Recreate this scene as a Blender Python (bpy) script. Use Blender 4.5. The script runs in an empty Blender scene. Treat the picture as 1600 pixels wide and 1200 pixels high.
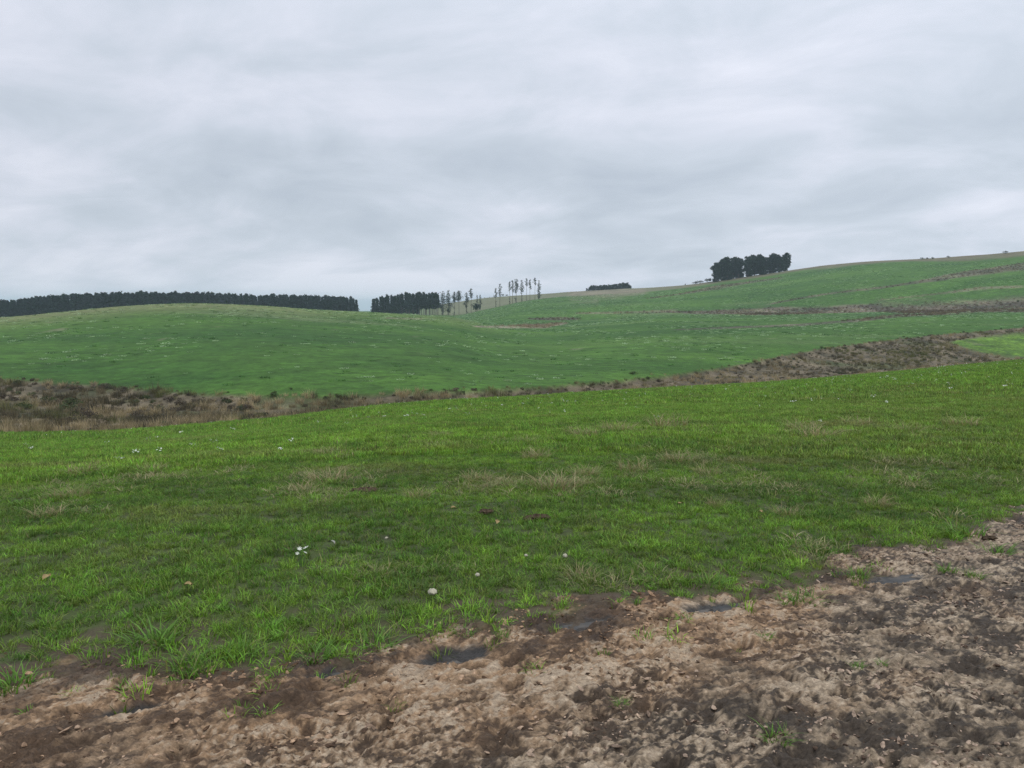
import bpy, math, random
import numpy as np
from mathutils import Vector

random.seed(7)
RNG = np.random.default_rng(11)
SC = bpy.context.scene
COL = SC.collection

# ------------------------------------------------------------------ camera
EYE = 1.6                      # eye height above the ground underfoot
FPX, CX, CY = 1209.0, 800.0, 600.0     # focal length in photo pixels, photo centre
PITCH = math.radians(-5.67)
cam_d = bpy.data.cameras.new('camera')
cam = bpy.data.objects.new('camera', cam_d)
COL.objects.link(cam)
cam.location = (0, 0, EYE)
cam.rotation_euler = (math.radians(90) + PITCH, 0, 0)
cam_d.sensor_width = 36.0
cam_d.lens = 36.0 * FPX / 1600.0
cam_d.clip_start = 0.05
cam_d.clip_end = 20000
SC.camera = cam

# ------------------------------------------------------------------ render / view
SC.view_settings.view_transform = 'Standard'
SC.view_settings.look = 'None'
SC.view_settings.exposure = 0.0
SC.view_settings.gamma = 1.0
SC.view_settings.use_curve_mapping = False
SC.render.engine = 'CYCLES'
SC.cycles.use_denoising = True
SC.cycles.denoising_prefilter = 'NONE'
SC.render.filter_size = 1.15
SC.cycles.max_bounces = 6
SC.cycles.diffuse_bounces = 3
SC.cycles.transmission_bounces = 3
SC.cycles.volume_bounces = 1
SC.cycles.use_adaptive_sampling = True
SC.cycles.adaptive_threshold = 0.01

# ------------------------------------------------------------------ world: overcast sky
SUN_EL, SUN_ROT = math.radians(58), math.radians(150)
world = bpy.data.worlds.new('World')
SC.world = world
world.use_nodes = True
wn = world.node_tree
wn.nodes.clear()


def N(nt, t, **kw):
    n = nt.nodes.new(t)
    for k, v in kw.items():
        setattr(n, k, v)
    return n


def L(nt, a, b):
    nt.links.new(a, b)


def math_node(nt, op, a, b=None, c=None, clamp=False):
    n = N(nt, 'ShaderNodeMath', operation=op, use_clamp=clamp)
    for i, v in enumerate((a, b, c)):
        if v is None:
            continue
        if isinstance(v, (int, float)):
            n.inputs[i].default_value = v
        else:
            L(nt, v, n.inputs[i])
    return n.outputs[0]


def mixc(nt, f, a, b, blend='MIX'):
    n = N(nt, 'ShaderNodeMix', data_type='RGBA', blend_type=blend)
    if isinstance(f, (int, float)):
        n.inputs[0].default_value = f
    else:
        L(nt, f, n.inputs[0])
    for i, v in ((6, a), (7, b)):
        if isinstance(v, tuple):
            n.inputs[i].default_value = v if len(v) == 4 else (*v, 1)
        else:
            L(nt, v, n.inputs[i])
    return n.outputs[2]


def ramp(nt, f, stops, interp='LINEAR'):
    n = N(nt, 'ShaderNodeValToRGB')
    cr = n.color_ramp
    cr.interpolation = interp
    while len(cr.elements) > 1:
        cr.elements.remove(cr.elements[-1])
    for i, (p, c) in enumerate(stops):
        e = cr.elements[0] if i == 0 else cr.elements.new(p)
        e.position = p
        if isinstance(c, (int, float)):
            c = (c, c, c)
        e.color = (*c, 1)
    L(nt, f, n.inputs[0])
    return n.outputs[0]


def build_world():
    nt = wn
    out = N(nt, 'ShaderNodeOutputWorld')
    sky = N(nt, 'ShaderNodeTexSky')
    sky.sky_type = 'NISHITA'
    sky.sun_disc = False
    sky.sun_elevation = SUN_EL
    sky.sun_rotation = SUN_ROT
    bg_sky = N(nt, 'ShaderNodeBackground')
    bg_sky.inputs[1].default_value = 0.08
    L(nt, sky.outputs[0], bg_sky.inputs[0])
    tc = N(nt, 'ShaderNodeTexCoord')
    sep = N(nt, 'ShaderNodeSeparateXYZ')
    nrm = N(nt, 'ShaderNodeVectorMath', operation='NORMALIZE')
    L(nt, tc.outputs['Generated'], nrm.inputs[0])
    L(nt, nrm.outputs[0], sep.inputs[0])
    x, y, z = sep.outputs
    zz = math_node(nt, 'MAXIMUM', z, 0.0)
    den = math_node(nt, 'ADD', zz, 0.24)
    u = math_node(nt, 'DIVIDE', x, den)
    v = math_node(nt, 'DIVIDE', y, den)
    # cloud deck seen in perspective: long soft rolls with a slow tilt
    ur = math_node(nt, 'ADD', math_node(nt, 'MULTIPLY', u, 0.93), math_node(nt, 'MULTIPLY', v, -0.36))
    vr = math_node(nt, 'ADD', math_node(nt, 'MULTIPLY', u, 0.36), math_node(nt, 'MULTIPLY', v, 0.93))
    cb = N(nt, 'ShaderNodeCombineXYZ')
    L(nt, math_node(nt, 'MULTIPLY', ur, 0.85), cb.inputs[0])
    L(nt, vr, cb.inputs[1])
    cb.inputs[2].default_value = 3.7

    def noise(scale, detail, rough, dist, off):
        m = N(nt, 'ShaderNodeVectorMath', operation='ADD')
        L(nt, cb.outputs[0], m.inputs[0])
        m.inputs[1].default_value = off
        n = N(nt, 'ShaderNodeTexNoise')
        n.inputs['Scale'].default_value = scale
        n.inputs['Detail'].default_value = detail
        n.inputs['Roughness'].default_value = rough
        n.inputs['Distortion'].default_value = dist
        L(nt, m.outputs[0], n.inputs['Vector'])
        return n.outputs[0]
    n1 = noise(0.85, 6, 0.52, 0.7, (1.3, 4.2, 0))
    n2 = noise(2.6, 7, 0.58, 0.5, (7.3, 1.2, 4))
    n3 = noise(0.40, 2, 0.5, 0.0, (3.3, 9.2, 8))
    s = math_node(nt, 'ADD', math_node(nt, 'MULTIPLY', n1, 0.46), math_node(nt, 'MULTIPLY', n2, 0.32))
    s = math_node(nt, 'ADD', s, math_node(nt, 'MULTIPLY', n3, 0.22))
    cloud = ramp(nt, s, [(0.39, (0.452, 0.505, 0.585)), (0.455, (0.515, 0.568, 0.645)),
                         (0.50, (0.568, 0.618, 0.700)), (0.55, (0.645, 0.680, 0.770)), (0.62, (0.75, 0.770, 0.860))])
    # overcast luminance rises smoothly towards the zenith; a slightly lighter strip of low sky
    g = ramp(nt, zz, [(0.0, 0.530), (0.05, 0.500), (0.12, 0.495), (0.22, 0.505), (0.38, 0.525), (0.65, 0.76), (1.0, 0.92)], 'B_SPLINE')
    g = math_node(nt, 'MULTIPLY', g, 2.30)
    # broad lighter side to the right where the cloud is thinner
    az = math_node(nt, 'ADD', math_node(nt, 'MULTIPLY', x, 0.10), 1.0)
    g = math_node(nt, 'MULTIPLY', g, az)
    gc = N(nt, 'ShaderNodeCombineXYZ')
    for i in range(3):
        L(nt, g, gc.inputs[i])
    cc = mixc(nt, 1.0, cloud, gc.outputs[0], 'MULTIPLY')
    bg_c = N(nt, 'ShaderNodeBackground')
    L(nt, cc, bg_c.inputs[0])
    bg_c.inputs[1].default_value = 1.0
    mx = N(nt, 'ShaderNodeMixShader')
    mx.inputs[0].default_value = 0.94
    L(nt, bg_sky.outputs[0], mx.inputs[1])
    L(nt, bg_c.outputs[0], mx.inputs[2])
    L(nt, mx.outputs[0], out.inputs[0])


build_world()
sun_d = bpy.data.lights.new('sun', 'SUN')
sun_d.energy = 1.4
sun_d.angle = math.radians(14)
sun_d.color = (1.0, 0.97, 0.93)
sun = bpy.data.objects.new('sun', sun_d)
COL.objects.link(sun)
sun.location = (0, 0, 80)
sdir = Vector((math.sin(SUN_ROT) * math.cos(SUN_EL), math.cos(SUN_ROT) * math.cos(SUN_EL), math.sin(SUN_EL)))
sun.rotation_euler = sdir.to_track_quat('Z', 'Y').to_euler()

ORD = ['first', 'second', 'third', 'fourth', 'fifth', 'sixth', 'seventh', 'eighth', 'ninth', 'tenth', 'eleventh', 'twelfth', 'thirteenth',
       'fourteenth', 'fifteenth', 'sixteenth', 'seventeenth', 'eighteenth', 'nineteenth', 'twentieth']

# ------------------------------------------------------------------ numpy noise
PERM = np.random.default_rng(5).permutation(1024)
ANG = np.random.default_rng(6).random(1024) * 2 * np.pi
VAL = np.random.default_rng(8).random(1024)


def _h(ix, iy, s):
    return PERM[(PERM[(ix + s * 131) & 1023] + iy) & 1023]


def gnoise(x, y, s=0):
    ix = np.floor(x).astype(np.int64)
    iy = np.floor(y).astype(np.int64)
    fx, fy = x - ix, y - iy
    u = fx * fx * fx * (fx * (fx * 6 - 15) + 10)
    v = fy * fy * fy * (fy * (fy * 6 - 15) + 10)

    def g(dx, dy):
        a = ANG[_h(ix + dx, iy + dy, s)]
        return np.cos(a) * (fx - dx) + np.sin(a) * (fy - dy)
    a = g(0, 0) + u * (g(1, 0) - g(0, 0))
    b = g(0, 1) + u * (g(1, 1) - g(0, 1))
    return (a + v * (b - a)) * 1.5


def fbm(x, y, octv=4, s=0, rough=0.5):
    t, a, n = 0.0, 1.0, 0.0
    for k in range(octv):
        t = t + a * gnoise(x * 2 ** k + 17.3 * k, y * 2 ** k - 9.1 * k, s + k)
        n += a
        a *= rough
    return t / n


def worley(x, y, s=0, jit=0.9):
    """distance to the nearest jittered point, and that cell's random value"""
    ix = np.floor(x).astype(np.int64)
    iy = np.floor(y).astype(np.int64)
    best = np.full(x.shape, 9.0)
    val = np.zeros(x.shape)
    for dx in (-1, 0, 1):
        for dy in (-1, 0, 1):
            h = _h(ix + dx, iy + dy, s)
            px = ix + dx + 0.5 + (VAL[h] - 0.5) * jit
            py = iy + dy + 0.5 + (VAL[(h + 511) & 1023] - 0.5) * jit
            d = np.hypot(x - px, y - py)
            m = d < best
            best = np.where(m, d, best)
            val = np.where(m, VAL[(h + 77) & 1023], val)
    return best, val


def sstep(a, b, x):
    t = np.clip((x - a) / (b - a), 0, 1)
    return t * t * (3 - 2 * t)


def pchip(x, y, q):
    x, y, q = np.asarray(x, float), np.asarray(y, float), np.asarray(q, float)
    h = np.diff(x)
    d = np.diff(y) / h
    m = np.zeros_like(y)
    for i in range(1, len(x) - 1):
        if d[i - 1] * d[i] > 0:
            w1, w2 = 2 * h[i] + h[i - 1], h[i] + 2 * h[i - 1]
            m[i] = (w1 + w2) / (w1 / d[i - 1] + w2 / d[i])
    m[0], m[-1] = d[0], d[-1]
    k = np.clip(np.searchsorted(x, q) - 1, 0, len(h) - 1)
    t = np.clip((q - x[k]) / h[k], 0, 1)
    t2, t3 = t * t, t * t * t
    return ((2 * t3 - 3 * t2 + 1) * y[k] + (t3 - 2 * t2 + t) * h[k] * m[k]
            + (-2 * t3 + 3 * t2) * y[k + 1] + (t3 - t2) * h[k] * m[k + 1])


# ------------------------------------------------------------------ surveying helpers (where things stand)
CP, SP = math.cos(PITCH), math.sin(PITCH)


def bearing(px, py):
    """azimuth and tangent of elevation of a photo point"""
    u, v = (np.asarray(px, float) - CX) / FPX, (CY - np.asarray(py, float)) / FPX
    fwd = CP - v * SP
    up = SP + v * CP
    return np.arctan2(u, fwd), up / np.hypot(u, fwd)


# lie of the land: feature lines given as (photo x, photo y, distance)
LIP_NEAR = [(-300, 690, 50), (0, 678, 55), (200, 672, 58), (400, 658, 60), (640, 634, 65), (800, 626, 72), (1000, 613, 85),
            (1200, 599, 100), (1400, 581, 120), (1570, 565, 150), (1800, 548, 190)]
LIP_FAR = [(-300, 578, 125), (0, 592, 110), (150, 602, 100), (320, 615, 88), (500, 618, 80), (640, 613, 80), (860, 602, 88),
           (1000, 590, 100), (1150, 570, 120), (1240, 552, 140), (1400, 530, 175), (1600, 512, 220), (1800, 500, 260)]
CREST = [(-300, 508, 215), (0, 496, 230), (100, 487, 235), (200, 478, 238), (300, 474, 240), (400, 477, 243), (480, 483, 246),
         (565, 487, 250), (640, 491, 255), (700, 495, 265), (780, 508, 270), (860, 510, 280), (950, 502, 300),
         (1050, 493, 330), (1250, 490, 350), (1400, 487, 360), (1600, 484, 370), (1900, 480, 380)]
EDGE = [(-300, 505, 650), (0, 500, 650), (150, 492, 650), (300, 489, 650), (480, 491, 650), (640, 492, 640), (700, 493, 610),
        (770, 481, 600), (830, 469, 600), (900, 462, 600), (1000, 457, 590), (1110, 446, 595), (1200, 433.5, 595), (1300, 418.5, 590),
        (1400, 409.5, 580), (1500, 407.5, 570), (1600, 403, 560), (1900, 386, 550)]
SKYL = [(-300, 507, 900), (0, 503, 900), (300, 495, 900), (480, 490, 900), (570, 487, 900), (650, 481, 900), (705, 473, 900),
        (773, 464, 880), (843, 459.5, 850), (900, 455.5, 800), (1000, 450, 720), (1060, 446.5, 680), (1110, 440, 650),
        (1200, 427.5, 640), (1300, 413.5, 630), (1380, 407, 620), (1450, 404, 610), (1500, 400.5, 605), (1600, 392.5, 600),
        (1900, 370, 600)]
AZT = np.radians(np.concatenate([np.linspace(-180, -42, 24, endpoint=False), np.linspace(-42, 42, 421),
                                 np.linspace(42, 180, 25)[1:]]))
RT = np.concatenate([[0.0], np.exp(np.linspace(math.log(1.0), math.log(9000), 900))])


def feature(pts):
    p = np.array(pts, float)
    az, te = bearing(p[:, 0], p[:, 1])
    r = pchip(az, p[:, 2], np.clip(AZT, az[0], az[-1]))
    t = pchip(az, te, np.clip(AZT, az[0], az[-1]))
    return r, EYE + r * t


def on_az(az, tab):
    return np.interp(az, AZT, tab)


R_NL, Z_NL = feature(LIP_NEAR)
R_FL, Z_FL = feature(LIP_FAR)
R_CR, Z_CR = feature(CREST)
R_ED, Z_ED = feature(EDGE)
R_SK, Z_SK = feature(SKYL)


def build_height_table():
    T = np.zeros((len(AZT), len(RT)))
    for i, a in enumerate(AZT):
        w = (R_FL[i] - R_NL[i])
        deg = math.degrees(a)
        right = sstep(2, 20, deg)
        dep = 0.7 + 0.4 * min(1, w / 40)
        ks = [(0, 0.0), (3, -0.07), (6, -0.24), (R_NL[i] * 0.55, None), (R_NL[i], Z_NL[i])]
        zl = Z_NL[i]
        zmid = -0.24 + (zl + 0.24) * (R_NL[i] * 0.55 - 6) / (R_NL[i] - 6) * 0.98
        ks[3] = (R_NL[i] * 0.55, zmid + 0.15)
        zb = min(zl, Z_FL[i]) - dep
        zb2 = min(Z_FL[i] - 0.9, zb + 0.4)
        ks += [(R_NL[i] + 0.22 * w, zl - dep * 0.9), (R_NL[i] + 0.70 * w, Z_FL[i] - 1.1 * dep + (zl - Z_FL[i]) * 0.25 * right),
               (R_FL[i] - 0.06 * w, Z_FL[i] - 0.55), (R_FL[i], Z_FL[i])]
        rm = R_FL[i] + 0.5 * (R_CR[i] - R_FL[i])
        zm = Z_FL[i] + (Z_CR[i] - Z_FL[i]) * 0.62
        ks += [(rm, zm), (R_CR[i], Z_CR[i])]
        # behind the crest: on the left the land falls away, on the right a shallow ditch
        gap = R_ED[i] - R_CR[i]
        lf = 1 - sstep(-8, 1, deg)
        ks += [(R_CR[i] + 0.07 * gap, Z_CR[i] - 0.5 - 1.5 * lf)]
        ks += [(R_CR[i] + 0.55 * gap, Z_CR[i] + (Z_ED[i] - Z_CR[i]) * 0.56 - 4.0 * lf), (R_ED[i], Z_ED[i])]
        dz = -3.0 * (1 - sstep(3, 10, deg))
        ks += [((R_ED[i] + R_SK[i]) / 2, (Z_ED[i] + Z_SK[i]) / 2 + dz), (R_SK[i], Z_SK[i]),
               (R_SK[i] + 70, Z_SK[i] - 0.8), (1300, min(Z_SK[i] - 9, 2.0) if Z_SK[i] < 14 else Z_SK[i] * 0.55), (3000, -14), (9000, -60)]
        r, z = zip(*ks)
        T[i] = pchip(r, z, RT)
    return T


HT = build_height_table()


def base_h(x, y):
    r = np.hypot(x, y)
    az = np.arctan2(x, y)
    fi = np.interp(az, AZT, np.arange(len(AZT)))
    fj = np.interp(r, RT, np.arange(len(RT)))
    i = np.clip(fi.astype(int), 0, len(AZT) - 2)
    j = np.clip(fj.astype(int), 0, len(RT) - 2)
    u, v = fi - i, fj - j
    return ((HT[i, j] * (1 - u) + HT[i + 1, j] * u) * (1 - v) + (HT[i, j + 1] * (1 - u) + HT[i + 1, j + 1] * u) * v)


# edge between trampled mud and grass, as distance for each bearing
def ground_point(px, py):
    """where the line of sight through a photo point meets the ground"""
    az, te = bearing(px, py)
    rr = np.exp(np.linspace(math.log(1.5), math.log(1200), 4000))
    x, y = rr * math.sin(az), rr * math.cos(az)
    zz = base_h(x, y)
    hit = np.nonzero(zz >= EYE + rr * te)[0]
    k = hit[0] if len(hit) else len(rr) - 1
    return float(x[k]), float(y[k])


ME = [(-500, 1110), (-200, 1092), (0, 1066), (130, 1034), (230, 1034), (330, 1040), (430, 1040), (520, 1022), (620, 1010), (720, 980),
      (830, 965), (930, 955), (1040, 935), (1150, 922), (1250, 915), (1310, 890), (1400, 860), (1500, 830), (1600, 800), (1800, 760), (2100, 720)]
_g = [ground_point(*p) for p in ME]
ME_AZ = np.array([math.atan2(a, b) for a, b in _g])
ME_R = np.array([math.hypot(a, b) for a, b in _g])
TRK = math.radians(26)          # direction the track runs


def along(x, y):
    return x * math.cos(TRK) + y * math.sin(TRK), -x * math.sin(TRK) + y * math.cos(TRK)


def mud_edge(x, y):
    """signed distance-like value: > 0 in grass, < 0 on the mud"""
    az = np.arctan2(x, y)
    r = np.hypot(x, y)
    e = np.interp(az, ME_AZ, ME_R)
    a, b = along(x, y)
    right = sstep(0.1, 0.45, az)
    n = fbm(a * 0.9, b * 1.4, 4, 3) * (0.42 + 0.75 * right) + fbm(a * 3.5, b * 4.5, 3, 9) * (0.32 + 0.12 * right)
    d = (r - e) * 0.85
    # behind the camera the track simply goes on
    d = np.where(np.abs(az) > 1.6, -2.0, d)
    return d + n


PUDDLES = [  # photo x, y, half length, half width
    (712, 1018, 0.20, 0.10, 'dark grey puddle nearest the middle of the photo, below the grass edge'),
    (912, 974, 0.20, 0.07, 'thin dark grey puddle just right of the middle, at the foot of the grass'),
    (1112, 948, 0.20, 0.085, 'dark puddle between two short grass tufts right of centre'),
    (1395, 905, 0.26, 0.09, 'blackish wet hollow at the right edge of the pasture'),
    (205, 1108, 0.13, 0.04, 'small dark puddle at the left on the orange mud'),
    (520, 1045, 0.13, 0.05, 'small wet patch left of the biggest puddle')]
PUD = []
for px, py, ra, rb, lab in PUDDLES:
    gx, gy = ground_point(px, py)
    PUD.append((gx, gy, ra, rb, lab))


def puddle_field(x, y):
    m = np.zeros(np.shape(x))
    for gx, gy, ra, rb, _ in PUD:
        a, b = along(x - gx, y - gy)
        m = np.maximum(m, 1 - sstep(0.6, 1.5, np.sqrt((a / ra) ** 2 + (b / rb) ** 2) + 0.55 * fbm(a * 9 + gx, b * 14, 3, 33)))
    return m


def mud_relief(x, y):
    a, b = along(x, y)
    wa = a + 0.05 * fbm(a * 5, b * 5, 2, 41)
    wb = b + 0.05 * fbm(a * 5, b * 5, 2, 42)
    h = 0.026 * fbm(wa * 2.4, wb * 4.0, 3, 20) + 0.024 * (0.5 - np.abs(fbm(wa * 5.0, wb * 9.5, 3, 23, 0.6)) * 2)
    c = fbm(wa * 14, wb * 21, 4, 21, 0.62)
    h = h + 0.017 * (1 - np.abs(c) * 2.4)
    d, v = worley(wa * 3.4, wb * 4.6, 30)
    pit = (1 - sstep(0.10, 0.30, d)) * (v > 0.40)
    rim = np.exp(-((d - 0.36) / 0.07) ** 2) * (v > 0.40)
    h = h - 0.030 * pit + 0.010 * rim
    d2, v2 = worley(wa * 13, wb * 20, 31)
    h = h + 0.013 * (0.45 - d2) * (v2 - 0.15)
    h = h + 0.0055 * fbm(wa * 28, wb * 42, 2, 22, 0.6)
    return h, pit, c


def height(x, y, parts=False):
    x = np.asarray(x, float)
    y = np.asarray(y, float)
    r = np.hypot(x, y)
    z = base_h(x, y)
    # pasture is never quite even
    amp = 0.035 * sstep(1, 5, r) * (1 - sstep(60, 150, r))
    z = z + amp * fbm(x * 0.9, y * 0.9, 3, 50) + 0.06 * sstep(8, 25, r) * (1 - sstep(200, 300, r)) * fbm(x * 0.22, y * 0.22, 3, 51)
    z = z + 0.45 * sstep(260, 420, r) * fbm(x * 0.018, y * 0.018, 4, 52)
    e = mud_edge(x, y)
    near = 1 - sstep(14, 22, r)
    mud = (1 - sstep(-0.05, 0.18, e)) * near
    if np.any(mud > 0):
        h, pit, c = mud_relief(x, y)
        pf = puddle_field(x, y)
        z = z + mud * (h * (1 - 0.55 * pf) - 0.030 * pf) - 0.01 * mud
    else:
        pit, c, pf = np.zeros(x.shape), np.zeros(x.shape), np.zeros(x.shape)
    # rough bottom of the stream valley
    az = np.arctan2(x, y)
    rn, rf = on_az(az, R_NL), on_az(az, R_FL)
    gul = sstep(rn - 0.6, rn + 0.8, r) * (1 - sstep(rf - 1.0, rf + 0.6, r))
    z = z + gul * 0.35 * fbm(x * 0.35, y * 0.35, 4, 55)
    if parts:
        return z, mud, pit, c, pf, gul, e
    return z


# ------------------------------------------------------------------ what grows where
def band_table(upper, lower):
    """two photo lines enclosing a strip of ground -> distances of its far and near edge by bearing"""
    def tab(pts):
        p = np.array(pts, float)
        xs = np.linspace(p[0, 0], p[-1, 0], 60)
        ys = np.interp(xs, p[:, 0], p[:, 1])
        gp = [ground_point(a, b) for a, b in zip(xs, ys)]
        return (np.array([math.atan2(a, b) for a, b in gp]), np.array([math.hypot(a, b) for a, b in gp]))
    return tab(upper), tab(lower)


BANDS = [  # upper line, lower line, strength, tone (0 dark heather brown, 1 pale straw)
    ([(1040, 486), (1100, 485), (1250, 481), (1380, 475), (1450, 476), (1600, 468), (1800, 462)],
     [(1040, 488), (1100, 491), (1200, 492), (1300, 489), (1360, 487), (1450, 491), (1600, 487), (1800, 484)], 1.0, 0.25),
    ([(1055, 514), (1250, 506), (1330, 500), (1400, 492), (1500, 488)],
     [(1055, 516), (1250, 509.5), (1330, 504), (1400, 496), (1500, 490)], 0.9, 0.1),
    ([(1200, 475), (1255, 464.5), (1300, 457.5), (1400, 445.5), (1500, 426), (1600, 411), (1800, 395)],
     [(1200, 477), (1255, 467), (1300, 459.5), (1400, 448.5), (1500, 434), (1600, 422), (1800, 402)], 0.85, 0.3),
    ([(1370, 469), (1440, 461), (1530, 449), (1600, 446)], [(1370, 470.5), (1440, 463), (1530, 453), (1600, 449)], 0.6, 0.6),
    ([(740, 509), (800, 509), (850, 506), (885, 503)], [(740, 511), (800, 513), (850, 512.5), (885, 506)], 0.9, 0.75),
    ([(825, 497.5), (870, 496), (905, 497)], [(825, 499), (870, 500.5), (905, 499.5)], 0.9, 0.1),
    ([(600, 495.5), (660, 497)], [(600, 498), (660, 500)], 0.6, 0.5),
    ([(900, 489), (1000, 486), (1055, 483)], [(900, 491), (1000, 489.5), (1055, 489)], 0.6, 0.6),
    ([(1015, 466), (1060, 459), (1120, 446), (1170, 440), (1220, 433)], [(1015, 467.5), (1060, 461), (1120, 452), (1170, 443), (1220, 436)], 0.7, 0.25),
    ([(890, 455), (1000, 451), (1010, 452)], [(890, 464), (960, 464.5), (1010, 459)], 0.65, 0.75),
]
BT = [(band_table(u, l), s, t) for u, l, s, t in BANDS]
G_WEDGE = band_table([(1485, 534), (1540, 528), (1600, 523), (1900, 505)], [(1485, 536), (1520, 546), (1572, 556), (1640, 560), (1900, 545)])


def in_band(bt, az, r, soft, wob=0.0):
    (ua, ur), (la, lr) = bt
    hi = np.interp(az, ua, ur)
    lo = np.interp(az, la, lr)
    c, h = (hi + lo) / 2, np.maximum((hi - lo) / 2, 0.4)
    d = np.abs(r - c + wob * h * 0.8) / h
    m = 1 - sstep(0.75, 1.25 + soft, d)
    dd = math.radians(0.35)
    a0, a1 = max(ua[0], la[0]), min(ua[-1], la[-1])
    return m * sstep(a0 - dd, a0 + dd, az) * (1 - sstep(a1 - dd, a1 + dd, az))


def lerp(a, b, t):
    return a + (np.asarray(b, float) - a) * t[..., None]


def pasture_colour(x, y):
    """colour of the sward (what the blades are made of) at a place"""
    r = np.hypot(x, y)
    az = np.arctan2(x, y)
    big = fbm(x * 0.09, y * 0.16, 4, 60)
    mid = fbm(x * 0.5, y * 0.8, 4, 61)
    sm = fbm(x * 2.2, y * 3.0, 3, 62)
    t = 0.5 + 0.9 * big + 0.9 * mid + 0.75 * sm
    c = lerp(np.broadcast_to(np.array([0.070, 0.142, 0.024]), x.shape + (3,)), [0.168, 0.305, 0.038], np.clip(t, 0, 1))
    # fresh, brighter sward in the middle distance
    fresh = sstep(14, 26, r) * (1 - sstep(75, 125, r))
    c = lerp(c, [0.138, 0.278, 0.036], fresh * 0.5)
    c = lerp(c, [0.082, 0.135, 0.034], 0.38 * sstep(0.10, 0.40, fbm(x * 0.7 + 9, y * 0.9, 3, 66)) * (1 - sstep(40, 70, r)))
    # tired, yellowed patches
    dry = sstep(0.12, 0.5, fbm(x * 0.28 + 4, y * 0.5, 4, 63)) * 0.6 * sstep(3, 9, r)
    dry = dry + 0.25 * sstep(0.10, 0.5, az) * sstep(8, 14, r) * (1 - sstep(30, 60, r))
    c = lerp(c, [0.175, 0.190, 0.065], np.clip(dry, 0, 1) * (1 - sstep(60, 120, r)))
    # blue-green hill pasture beyond the stream
    rf = on_az(az, R_FL)
    hill = sstep(rf - 6, rf + 1, r) * (1 - 0.45 * in_band(G_WEDGE, az, r, 0.5)) if 'G_WEDGE' in globals() else sstep(rf - 6, rf + 1, r)
    hc = lerp(np.broadcast_to(np.array([0.044, 0.122, 0.018]), x.shape + (3,)), [0.092, 0.200, 0.028],
              np.clip(0.5 + fbm(x * 0.012, y * 0.03, 4, 64) * 1.1 + 0.4 * fbm(x * 0.08, y * 0.12, 3, 65), 0, 1))
    c = lerp(c, hc, hill)
    return c


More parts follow.
